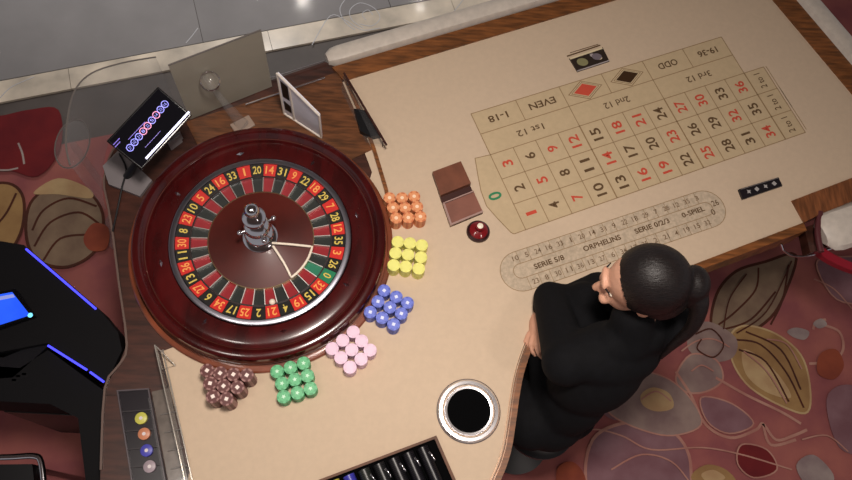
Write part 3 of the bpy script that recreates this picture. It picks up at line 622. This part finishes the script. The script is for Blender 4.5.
# clear stool at the upper left
q_ = at(72, 143, .72); t = thing('clear_stool', 'clear oval seated stool on the carpet left of the number display', 'stool', (q_.x, q_.y, .005))
b = B(); lathe(b, [(0, .70), (.055, .702), (.062, .708), (.055, .714), (0, .716)], 32); bmesh.ops.scale(b, vec=(.9, 1.5, 1), verts=b.verts); obj('seat', b, frost, t, True)
b = B(); tube(b, [Vector((.056 * math.cos(a) * .95, .064 * math.sin(a) * 1.4, .712)) for a in [k * PI / 12 for k in range(25)]], .0022, 6); obj('seat_edge', b, mat('edge_grey', (110, 104, 100), .3), t, True)
b = B(); tube(b, [(0, 0, .02), (0, 0, .70)], .012, 12); obj('column', b, frost, t, True)
b = B(); lathe(b, [(0, 0), (.12, 0), (.12, .01), (.02, .025), (0, .025)], 32); obj('base', b, frost, t, True)
# number display screen
zs = .22
c4 = [at(160, 84, TZ + .27), at(190, 117.5, TZ + .22), at(139, 172, TZ + .19), at(109, 139, TZ + .24)]
o0 = T(128, 178)
t = thing('number_display', 'black tilted screen with a row of winning number circles and white bar', 'screen', (o0.x, o0.y, TZ + .001)); o0 = Vector((o0.x, o0.y, TZ + .001))
cx = sum(c4, Vector()) / 4; ex = ((c4[0] + c4[1]) - (c4[3] + c4[2])).normalized(); ey0 = ((c4[0] + c4[3]) - (c4[1] + c4[2])); ez = ex.cross(ey0).normalized(); ey = ez.cross(ex)
wD = ((c4[0] + c4[1]) / 2 - (c4[3] + c4[2]) / 2).length; hD = ((c4[0] + c4[3]) / 2 - (c4[1] + c4[2]) / 2).length
SM = Matrix(((ex.x, ey.x, ez.x, cx.x - o0.x), (ex.y, ey.y, ez.y, cx.y - o0.y), (ex.z, ey.z, ez.z, cx.z - o0.z), (0, 0, 0, 1)))
b = B(); box(b, (0, 0, -.008), (wD, hD, .016)); bevel(b, .003); bmesh.ops.transform(b, matrix=SM, verts=b.verts); cs = obj('casing', b, blackgl, t)
b = B(); box(b, (0, 0, .0003), (wD * .95, hD * .92, .0006)); bmesh.ops.transform(b, matrix=SM, verts=b.verts); scn = obj('screen_face', b, mat('screen_dark', (7, 6, 13), .6, emit=.25, spec=.05), t)
b = B(); box(b, (wD * .08, -hD * .40, .001), (wD * .86, hD * .05, .001)); bmesh.ops.transform(b, matrix=SM, verts=b.verts); obj('light_bar', b, mat('bar_white', (215, 215, 255), .3, emit=1.3), t)
blu, pnk = mat('circle_blue', (110, 112, 225), .3, emit=1.0), mat('circle_pink', (205, 110, 160), .3, emit=1.0)
nums = ['27', '10', '31', '8', '22', '5', '14', '33', '16']
for k in range(9):
    x = wD * (-.37 + .093 * k); y = hD * (.02 + .012 * k)
    b = B(); lathe(b, [(.0085, 0), (.0108, 0), (.0108, .001), (.0085, .001)], 20, close=True); bmesh.ops.transform(b, matrix=SM @ Matrix.Translation((x, y, .0008)), verts=b.verts)
    obj('number_circle', b, pnk if k in (3, 4, 6) else blu, scn)
    put_text('screen_digit', nums[k], .009, .009, None, 0, blu, scn, 0, M=SM @ Matrix.Translation((x, y, .0012)))
b = B(); box(b, (-wD * .14, hD * .17, .001), (wD * .32, .0016, .0006)); box(b, (-wD * .42, hD * .33, .001), (wD * .12, .002, .0006)); box(b, (-wD * .44, hD * .27, .001), (wD * .10, .002, .0006)); box(b, (-.02, -hD * .22, .001), (wD * .3, .001, .0006))
bmesh.ops.transform(b, matrix=SM, verts=b.verts); obj('screen_lines', b, mat('line_violet', (90, 60, 190), .3, emit=.8), t)
b = B(); tube(b, [Vector((0, 0, .01)), (cx - o0) * .5 + Vector((0, 0, -.02)), cx - o0 - ez * .016], [.012, .010, .010], 12); obj('stem', b, blackpl, t, True)
b = B(); poly(b, [T(104, 168) - o0, T(120, 152) - o0, T(153, 182) - o0, T(141, 198) - o0, T(110, 186) - o0], .0 + TZ * 0, .012)
for v_ in b.verts: v_.co.z = .0005 if v_.co.z < .006 else .013
obj('foot_plate', bevel(b, .003), mat('grey_plate', (128, 122, 124), .4), t)
b = B(); tube(b, smoothpts([T(122, 158) - o0 + Vector((0, 0, .03)), T(128, 172) - o0 + Vector((0, 0, .02)), T(124, 188) - o0 + Vector((0, 0, .017)), T(117, 215) - o0 + Vector((0, 0, .006)), T(113, 232) - o0 + Vector((0, 0, .004))], 5), .003, 8); obj('cable', b, blackpl, t, True)
# small white card box beside the display
p = T(177, 146); t = thing('folded_card', 'small pale grey folded card between the screen and the wheel', 'card', (p.x, p.y, TZ))
b = B(); box(b, (0, 0, .0235), (.045, .003, .045), .8, ); obj('card_face', b, mat('card_grey', (190, 186, 190), .5), t)
b = B(); box(b, (.0, .012, .0235), (.045, .003, .045), .8); obj('card_back', b, mat('card_grey', (190, 186, 190), .5), t)
# white sign holder behind the wheel
A_, Bq = T(285, 113), T(322, 137); t = thing('sign_holder', 'white upright sign holder with two dark windows behind the wheel', 'sign', (A_.x, A_.y, TZ + .0016)); o0 = Vector((A_.x, A_.y, 0))
dd = (Bq - A_).normalized(); zb = TZ + .0016
upright('sign_face', A_, Bq, .232, .14, mat('sign_white', (226, 224, 234), .5), t, .006, zb, Vector((A_.x, A_.y, zb)))
nn_ = Vector((-dd.y, dd.x, 0)); nn_ = nn_ if nn_.dot(Vector((0, -1, 0))) > 0 else -nn_
b = B(); O = Vector((0, 0, 0)); Lk = (Bq - A_).length
def fp(s, h): return dd * (Lk * s) + Vector((0, 0, h)) + nn_ * .004
for seg in (((0, 0), (0, .232)), ((0, .232), (1, .14)), ((0, .002), (1, .002)), ((.28, .01), (.28, .205)), ((1, 0), (1, .14))): tube(b, [fp(*seg[0]), fp(*seg[1])], .0035, 6)
obj('sign_frame', b, mat('sign_edge', (232, 222, 210), .4), t)
for h0, h1 in ((.035, .088), (.110, .200)):
    b = B(); vs = [b.verts.new(fp(s, h)) for s, h in ((.05, h0), (.23, h0), (.23, h1 - .01), (.05, h1))]; bmesh.ops.solidify(b, geom=[b.faces.new(vs)], thickness=.002); obj('sign_window', b, mat('window_dark', (48, 38, 34), .4), t)
# leaning dark edged glass with a black box at the felt corner
p0 = T(352, 118); t = thing('leaning_glass', 'clear leaning panel with a dark top edge at the felt corner', 'panel', (p0.x, p0.y, TZ)); o0 = Vector((p0.x, p0.y, TZ))
ta, tb_ = at(344, 73, TZ + .05), at(386.5, 145, TZ + .05); ba, bb_ = T(341, 90), T(366, 143)
b = B(); vs = [b.verts.new(v_ - o0) for v_ in (ba + Vector((0, 0, .001)), bb_ + Vector((0, 0, .001)), tb_, ta)]; bmesh.ops.solidify(b, geom=[b.faces.new(vs)], thickness=.003); obj('clear_pane', b, frost, t)
b = B(); tube(b, [ta - o0, tb_ - o0], .004, 8); obj('top_edge', b, brownlth2, t)
for s in (.08, .92):
    b = B(); tube(b, [ta.lerp(tb_, s) - o0, Vector(((ta.lerp(tb_, s) - o0).x, (ta.lerp(tb_, s) - o0).y, .001))], .002, 6); obj('prop', b, brownlth2, t)
pb = [T(354, 112), T(366, 114), T(381, 138), T(371, 140), T(360, 134)]; cb_ = T(365, 128)
b = B(); poly(b, [x - cb_ for x in pb], .0005, .022); o = tag(obj('black_box', bevel(b, .004), blackpl), 'small black box under the leaning clear panel', 'box'); o.location = cb_
# ------------------------------------------------------------ lower left: display tray, clear divider, terminals
tr = [T(118, 391), T(150, 389), T(168, 486), T(134, 490)]; cen = T(145, 440)
def tq(s, r): return (tr[0] * (1 - s) + tr[1] * s) * (1 - r) + (tr[3] * (1 - s) + tr[2] * s) * r - cen
t = thing('chip_sample_tray', 'long narrow black tray holding four sample chips at the lower left', 'tray', cen)
b = B(); poly(b, [tq(0, 0), tq(1, 0), tq(1, 1), tq(0, 1)], .0015, .006); obj('tray_floor', b, mat('tray_black', (24, 18, 26), .3), t)
b = B()
for s0, s1, r0, r1 in ((0, .04, 0, 1), (.96, 1, 0, 1), (.04, .96, 0, .015)): poly(b, [tq(s0, r0), tq(s1, r0), tq(s1, r1), tq(s0, r1)], .0015, .014)
obj('tray_wall', b, mat('tray_wall', (88, 80, 84), .3), t)
for r in (.22, .42, .60, .78):
    b = B(); poly(b, [tq(.04, r), tq(.96, r), tq(.96, r + .012), tq(.04, r + .012)], .006, .012); obj('partition', b, mat('tray_partition', (44, 38, 42), .4), t)
for (px, py), key, c1, nm, hh in (((142.5, 419), 'yellow', (214, 210, 96), 'yellow', 3), ((145.5, 434.5), 'orange', (214, 140, 104), 'orange', 4), ((148, 451), 'blue', (84, 84, 190), 'blue', 4), ((151, 467), 'pale', (176, 160, 168), 'pale grey', 4)):
    p = T(px, py); st = thing('sample_chip', nm + ' chip lying in the narrow black tray', 'chip', (p.x, p.y, TZ + .0062), group='sample chips in the narrow tray')
    b = B(); lathe(b, [(0, 0), (.0165, 0), (.0165, .01), (.015, .011), (0, .011)], 24); obj('chip_body', b, mat('sample_' + key, c1, .4, noise=.1), st, True)
    b = B(); poly(b, [(.005 * math.cos(j * PI / 6), .005 * math.sin(j * PI / 6)) for j in range(12)], .0108, .0116); obj('centre_mark', b, mat('sample_mark', (225, 215, 215), .4), st)
# clear divider box right of the tray
t = thing('clear_divider', 'clear acrylic divider box beside the sample chip tray', 'divider')
upright('clear_wall', T(160, 350), T(194, 500), .06, .06, frost, t, .005, TZ + .001)
upright('clear_wall', T(152, 400), T(170, 500), .035, .035, frost, t, .004, TZ + .001)
b = B(); tube(b, [T(160, 350) + Vector((0, 0, .062)), T(194, 500) + Vector((0, 0, .062))], .002, 6); tube(b, [T(163, 350) + Vector((0, 0, .003)), T(197, 500) + Vector((0, 0, .003))], .0025, 6); obj('bright_edge', b, mat('edge_bright', (196, 190, 180), .2, .5), t)
b = B(); tube(b, [T(160, 350) + Vector((0, 0, .05)), T(176, 366) + Vector((0, 0, .01)), T(163, 370) + Vector((0, 0, .01)), T(160, 350) + Vector((0, 0, .05))], .0018, 6); obj('corner_brace', b, mat('edge_bright', (196, 190, 180), .2, .5), t)
b = B(); poly(b, [T(152, 392), T(170, 388), T(192, 500), T(172, 500)], TZ + .0015, TZ + .004); obj('clear_base', b, mat('base_grey', (118, 108, 100), .25, noise=.2, scale=30, coat=.3), t)
for py in (415, 433, 451, 469):
    s = (py - 392) / 100.; b = B(); tube(b, [T(157 + 19 * s, py) + Vector((0, 0, .006)), T(172 + 20 * s, py - 3) + Vector((0, 0, .006))], .0018, 6); obj('divider_rib', b, mat('edge_grey', (110, 104, 100), .3), t)
# black betting terminals on the carpet, left
ZT = .70
def term(pts, z1, label, th):
    c = at(*pts[0], z1); c = Vector((c.x, c.y, 0)); P_ = [at(x, y, z1) - c for x, y in pts]
    t = thing('betting_terminal', label, 'terminal', c)
    b = B(); poly(b, [(p_.x, p_.y) for p_ in P_], z1 - th, z1); obj('top_shell', bevel(b, .012), mat('terminal_black', (12, 11, 14), .7, spec=.2), t)
    cc = sum(P_, Vector()) / len(P_)
    b = B(); poly(b, [(cc.x + (p_.x - cc.x) * .7, cc.y + (p_.y - cc.y) * .7) for p_ in P_], .006, z1 - th); obj('pedestal', b, blackpl, t)
    return t, c
led = mat('led_blue', (70, 70, 255), .3, emit=1.6)
t1_, c1_ = term([(-60, 240), (0, 241), (24, 245), (98, 308), (118, 332), (122, 350), (106, 384), (47, 343), (0, 352), (-60, 352)], ZT, 'black betting terminal with blue light strips and lit blue screen', .1)
b = B(); tube(b, [at(26, 249, ZT + .003) - c1_, at(96, 309, ZT + .003) - c1_], .0032, 6); obj('light_strip', b, led, t1_)
b = B(); tube(b, [at(48, 345.5, ZT + .003) - c1_, at(87, 370, ZT + .003) - c1_], .0032, 6); obj('light_strip', b, led, t1_)
b = B(); tube(b, [at(90, 372, ZT + .003) - c1_, at(104, 382, ZT + .003) - c1_], .0032, 6); obj('light_strip', b, led, t1_)
b = B(); Q = [at(x, y, ZT + .03) - c1_ for x, y in ((-40, 298), (14, 288), (33, 315), (-40, 340))]; poly(b, [(q_.x, q_.y) for q_ in Q], ZT - .002, ZT + .022); obj('screen_bezel', bevel(b, .004), blackgl, t1_)
b = B(); Q = [at(x, y, ZT + .024) - c1_ for x, y in ((-35, 301), (12, 292), (30, 315), (-35, 336))]; poly(b, [(q_.x, q_.y) for q_ in Q], ZT + .0215, ZT + .0235); sf = obj('screen_face', b, mat('screen_blue', (40, 90, 235), .2, emit=.9, rgb2=(20, 50, 200), scale=8), t1_)
b = B(); Q = [at(x, y, ZT + .025) - c1_ for x, y in ((-35, 303), (13, 294), (15, 297), (-35, 307))]; poly(b, [(q_.x, q_.y) for q_ in Q], ZT + .0236, ZT + .0245); obj('screen_banner', b, mat('screen_pale', (130, 140, 200), .2, emit=.7), t1_)
b = B(); q_ = at(30, 315, ZT + .025) - c1_; lathe(b, [(0, 0), (.007, 0), (.007, .002), (0, .002)], 14, c=(q_.x, q_.y, ZT + .0222)); obj('button', b, mat('button_cyan', (120, 220, 255), .3, emit=1), t1_)
b = B(); Q = [at(x, y, ZT) - c1_ for x, y in ((-40, 352), (0, 356), (45, 338), (46, 344), (10, 376), (-40, 380))]; poly(b, [(q_.x, q_.y) for q_ in Q], ZT - .12, ZT - .02); obj('front_lip', bevel(b, .01), mat('lip_black', (24, 24, 28), .25), t1_)
b = B()
for px, py in ((10, 372), (18, 376), (24, 374), (14, 380)):
    q_ = at(px, py, ZT - .02) - c1_; box(b, (q_.x, q_.y, ZT - .055), (.012, .006, .07))
obj('lip_switch', b, steel, t1_)
t2_, c2_ = term([(-60, 362), (20, 368), (48, 350), (100, 388), (118, 399), (132, 500), (88, 500), (78, 418), (50, 404), (-60, 398)], TZ - .08, 'plain black cabinet beside the narrow chip tray', .2)
# chair with chrome frame at the lower left corner
p = at(10, 520, 0); t = thing('bar_chair', 'dark chair with bent chrome frame at the lower left corner', 'chair', p)
zc = .55
b = B(); tube(b, smoothpts([at(-30, 458, zc) - p, at(10, 457, zc) - p, at(34, 456, zc) - p, at(41, 462, zc) - p, at(44, 485, zc) - p, at(47, 520, zc) - p], 5), .009, 10); obj('frame', b, chrome, t, True)
b = B(); poly(b, [(at(x, y, zc - .03) - p) for x, y in ((-40, 465), (32, 464), (40, 530), (-40, 530))], zc - .08, zc - .03)
for v_ in b.verts: pass
obj('seat', bevel(b, .015), blackpl, t)
for px, py in ((-20, 470), (35, 470), (38, 520), (-20, 520)):
    q_ = at(px, py, zc - .05) - p; b = B(); tube(b, [Vector((q_.x, q_.y, .004)), Vector((q_.x, q_.y, zc - .08))], .012, 8); obj('leg', b, chrome, t, True)

# ------------------------------------------------------------ croupier
class SB:                       # plain vertex and face lists of many overlapping balls
    def __init__(self): self.v = []; self.f = []
    def ball(self, M, n, m):
        k = len(self.v); self.v.append(M @ Vector((0, 0, 1)))
        for i in range(1, m):
            a = PI * i / m
            for j in range(n): self.v.append(M @ Vector((math.sin(a) * math.cos(2 * PI * j / n), math.sin(a) * math.sin(2 * PI * j / n), math.cos(a))))
        self.v.append(M @ Vector((0, 0, -1))); e = len(self.v) - 1
        for j in range(n):
            q = (j + 1) % n; self.f.append((k, k + 1 + j, k + 1 + q)); self.f.append((e, e - n + q, e - n + j))
            for i in range(m - 2): r0 = k + 1 + i * n; self.f.append((r0 + j, r0 + n + j, r0 + n + q, r0 + q))
    def mesh(self, name): me = bpy.data.meshes.new(name); me.from_pydata(self.v, [], self.f); me.update(); return me
def capsule(bm, a, b, r0, r1, n=16):
    a, b = Vector(a), Vector(b); L = (b - a).length; k = max(2, int(L / (min(r0, r1) * .35)))
    k = min(k, 30)
    for i in range(k + 1):
        t_ = i / k; bm.ball(Matrix.Translation(a.lerp(b, t_)) @ Matrix.Scale(r0 + (r1 - r0) * t_, 4), n, n // 2 + 2)
def ell(bm, c, s, R_=None, n=24):
    M = Matrix.Translation(c) @ (R_ or Matrix.Identity(4)) @ Matrix.Diagonal((s[0], s[1], s[2], 1)); bm.ball(M, n, n // 2 + 2)
def fused(name, bm, m, parent, vox=.006, smooth=4):   # one continuous skin over the laid-out limbs
    me = bm.mesh(name); o = bpy.data.objects.new(name, me); COL.objects.link(o)
    r = o.modifiers.new('r', 'REMESH'); r.mode = 'VOXEL'; r.voxel_size = vox
    s = o.modifiers.new('s', 'SMOOTH'); s.factor = .5; s.iterations = smooth
    dg = bpy.context.evaluated_depsgraph_get(); m2 = bpy.data.meshes.new_from_object(o.evaluated_get(dg)); bpy.data.objects.remove(o)
    m2.polygons.foreach_set('use_smooth', [True] * len(m2.polygons)); m2.materials.clear(); m2.materials.append(m); m2.name = name
    o = bpy.data.objects.new(name, m2); COL.objects.link(o); o.parent = parent; return o
hip = at(550, 416, .60); pel = Vector((hip.x, hip.y, 0))
HC = at(639, 284, 1.19) - pel            # head centre
LS_, RS_ = at(566, 362, .97) - pel, at(668, 322, 1.0) - pel
NB = (LS_ + RS_) / 2 + Vector((0.02, 0.0, .035))
HP = Vector((0, 0, .60)); 
face = Vector((-.93, .12, -.34)).normalized(); hup = Vector((-.30, .10, .95)); side = hup.cross(face).normalized(); hup = face.cross(side).normalized()
HR = Matrix(((face.x, side.x, hup.x, 0), (face.y, side.y, hup.y, 0), (face.z, side.z, hup.z, 0), (0, 0, 0, 1)))
def hd(x, y, z): return HC + face * x + side * y + hup * z
bodydir = (NB - HP).normalized(); sh = (LS_ - RS_).normalized(); fwd = Vector((-sh.y, sh.x, 0)).normalized(); fwd = fwd if fwd.y > 0 else -fwd
LE, LH = at(546, 300, .815) - pel, at(527, 318, .775) - pel
RE, RH = at(598, 288, .81) - pel, at(545, 300, .80) - pel
LE = at(550, 298, .82) - pel; LHd = at(590, 300, .79) - pel      # left forearm folds in front, its hand under the right elbow
RHd = at(531, 312, .785) - pel                                    # right hand comes out around the left elbow
person = thing('person', 'seated croupier in black with dark ponytail leaning folded arms on the table', 'person', pel)
kneeL, kneeR = HP + fwd * .40 + sh * .11 + Vector((0, 0, -.02)), HP + fwd * .40 - sh * .11 + Vector((0, 0, -.02))
kneeL = Vector((HP.x - .28, HP.y + .22, .53)); kneeR = Vector((HP.x - .08, HP.y + .36, .53))
footL, footR = Vector((kneeL.x + .03, kneeL.y, .07)), Vector((kneeR.x + .03, kneeR.y, .07))
def limbs(bm, g=0.0, legs=True, hands=True, head=True):
    ch = HP.lerp(NB, .62)
    R_ = Matrix(((sh.x, 0, bodydir.x, 0), (sh.y, 0, bodydir.y, 0), (sh.z, 0, bodydir.z, 0), (0, 0, 0, 1)))
    sd = (sh - bodydir * sh.dot(bodydir)).normalized(); fr_ = bodydir.cross(sd)
    R_ = Matrix(((sd.x, fr_.x, bodydir.x, 0), (sd.y, fr_.y, bodydir.y, 0), (sd.z, fr_.z, bodydir.z, 0), (0, 0, 0, 1)))
    ell(bm, HP, (.105 + g, .10 + g, .10 + g), R_); ell(bm, HP.lerp(NB, .3), (.088 + g, .10 + g, .15 + g), R_); capsule(bm, HP.lerp(NB, .55), LE.lerp(RE, .45) + Vector((.03, -.03, .02)), .10 + g, .05 + g); capsule(bm, HP.lerp(NB, .2), LE.lerp(HP, .45), .09 + g, .06 + g); ell(bm, ch, (.125 + g, .105 + g, .16 + g), R_); ell(bm, HP.lerp(NB, .84), (.15 + g, .085 + g, .075 + g), R_)
    for S_, E_ in ((LS_, LE), (RS_, RE)):
        capsule(bm, NB.lerp(S_, .3) - Vector((0, 0, .02)), S_, .058 + g, .058 + g); capsule(bm, S_, E_, .054 + g, .041 + g)
    capsule(bm, LE, LE.lerp(LHd, .85), .040 + g, .027 + g); capsule(bm, RE, RE.lerp(RHd, .80), .040 + g, .027 + g)
    if legs:
        for s_, K_, F_ in ((1, kneeL, footL), (-1, kneeR, footR)):
            capsule(bm, HP + sd * .075 * s_, K_, .082 + g, .055 + g); capsule(bm, K_, F_, .053 + g, .036 + g)
b = SB(); limbs(b)
capsule(b, NB - Vector((0, 0, .02)), HC - hup * .06 - face * .02, .050, .046)
ell(b, hd(-.015, 0, .015), (.094, .074, .098), HR); ell(b, hd(.03, 0, -.035), (.062, .056, .070), HR); ell(b, hd(.055, 0, -.085), (.026, .028, .022), HR)
ell(b, hd(.083, 0, .03), (.010, .035, .02), HR)
capsule(b, hd(.088, 0, .008), hd(.108, 0, -.028), .008, .012, 10); ell(b, hd(.086, .028, -.03), (.016, .018, .016), HR); ell(b, hd(.086, -.028, -.03), (.016, .018, .016), HR)
for s_ in (1, -1): ell(b, hd(-.012, .076 * s_, -.005), (.018, .007, .030), HR)
def hand(bm, wrist, d, palmn, L_=.17):
    d = d.normalized(); lat = palmn.cross(d).normalized()
    ell(bm, wrist + d * .045, (.048, .037, .016), Matrix(((d.x, lat.x, palmn.x, 0), (d.y, lat.y, palmn.y, 0), (d.z, lat.z, palmn.z, 0), (0, 0, 0, 1))))
    for i, (o_, ln) in enumerate(((-.030, .058), (-.010, .074), (.010, .080), (.030, .070))):
        p0 = wrist + d * .082 + lat * o_; p1 = p0 + (d + lat * o_ * 4).normalized() * ln * .45 + palmn * .004; p2 = p1 + (d * .8 - palmn * .6).normalized() * ln * .32; p3 = p2 + (d * .4 - palmn * .9).normalized() * ln * .25
        capsule(bm, p0, p1, .0092, .0086, 10); capsule(bm, p1, p2, .0086, .008, 10); capsule(bm, p2, p3, .008, .007, 10)
    q0 = wrist + d * .02 + lat * .032; q1 = q0 + (d * .6 + lat * .8).normalized() * .035; capsule(bm, q0, q1, .012, .0095, 10); capsule(bm, q1, q1 + (d * .9 + lat * .2 - palmn * .3).normalized() * .03, .0095, .008, 10)
wr = RE.lerp(RHd, .84); hand(b, wr, Vector((-.25, -1, -.05)) * 1.0, Vector((-.75, .15, .6)).normalized())
wl_ = LE.lerp(LHd, .85); hand(b, wl_, (LHd - LE), Vector((0, 0, 1)))
body = fused('body', b, skin, person, .0045, 5)
b = SB(); limbs(b, .011)
# cuffs, collar roll
capsule(b, NB + sh * .045, NB - sh * .045, .060, .060); capsule(b, NB, NB.lerp(HC, .42), .066, .058)
fused('black_uniform', b, cloth, person, .007, 14)
b = SB()
for s_ in (1, -1): F_ = footL if s_ > 0 else footR; capsule(b, F_ + Vector((.02, -.02, -.025)), F_ + Vector((-.10, .10, -.03)), .040, .032)
fused('shoes', b, blackgl, person, .007, 2)
b = SB()   # white collar edge at the nape
capsule(b, hd(-.03, .055, -.105), hd(.03, .05, -.125), .006, .005, 8); obj('collar_tip', b.mesh('collar_tip'), mat('collar_white', (206, 196, 188), .6), person, True)
for s_ in (1, -1):
    b = SB(); ell(b, hd(.0660, .029 * s_, .004), (.0070, .010, .0045), HR, 14); e = obj('eye', b.mesh('eye'), ivory, person, True)
    b = SB(); ell(b, hd(.0722, .029 * s_, .003), (.0022, .0055, .004), HR, 10); obj('iris', b.mesh('iris'), hairm, e, True)
    b = B(); tube(b, [hd(.086, .012 * s_, .026), hd(.081, .028 * s_, .032), hd(.070, .044 * s_, .028)], [.002, .003, .0015], 6); obj('eyebrow', b, hairm, person, True)
b = SB(); ell(b, hd(.0935, 0, -.052), (.008, .022, .005), HR, 14); ell(b, hd(.092, 0, -.060), (.008, .018, .006), HR, 14); obj('lips', b.mesh('lips'), mat('lips', (176, 84, 84), .45), person, True)
# hair: cap pulled back, bun and hanging ponytail
b = SB(); ell(b, hd(-.032, 0, .030), (.098, .090, .100), HR, 32); ell(b, hd(-.05, 0, -.02), (.080, .084, .080), HR)
ell(b, hd(-.132, -.005, .0), (.040, .048, .048), HR)
pt = smoothpts([hd(-.12, 0, 0), hd(-.145, .03, -.03), hd(-.132, .07, -.10), hd(-.085, .10, -.17), hd(-.055, .12, -.22)], 5)
for i in range(len(pt) - 1): capsule(b, pt[i], pt[i + 1], .032 - .0013 * i, .032 - .0013 * (i + 1), 12)
hair = fused('hair', b, hairm, person, .005, 3)
# cut the hairline so that the face stays free
bmh = bmesh.new(); bmh.from_mesh(hair.data)
kill = [v for v in bmh.verts if ((v.co - HC).dot(face) > .030 + .35 * max(0, (v.co - HC).dot(hup) - .045)) or ((v.co - HC).dot(hup) < -.035 and (v.co - HC).dot(face) > -.045)]
bmesh.ops.delete(bmh, geom=kill, context='VERTS'); bmh.to_mesh(hair.data); bmh.free()
b = B(); tube(b, [hd(-.112, .03 * math.cos(a), .03 * math.sin(a)) for a in [k * PI / 6 for k in range(13)]], .006, 8); obj('hair_tie', b, blackpl, person, True)
# stool
t = thing('dealer_stool', 'dark padded stool hidden under the seated croupier', 'stool', (pel.x, pel.y, 0.004))
b = B(); lathe(b, [(0, .44), (.10, .44), (.12, .455), (.12, .47), (.10, .482), (0, .485)], 40); obj('seat', b, blackpl, t, True)
b = B(); tube(b, [(0, 0, .02), (0, 0, .455)], .025, 14); obj('column', b, blackpl, t, True)
b = B(); lathe(b, [(0, 0), (.13, 0), (.13, .012), (.04, .03), (0, .03)], 40); obj('base', b, blackpl, t, True)
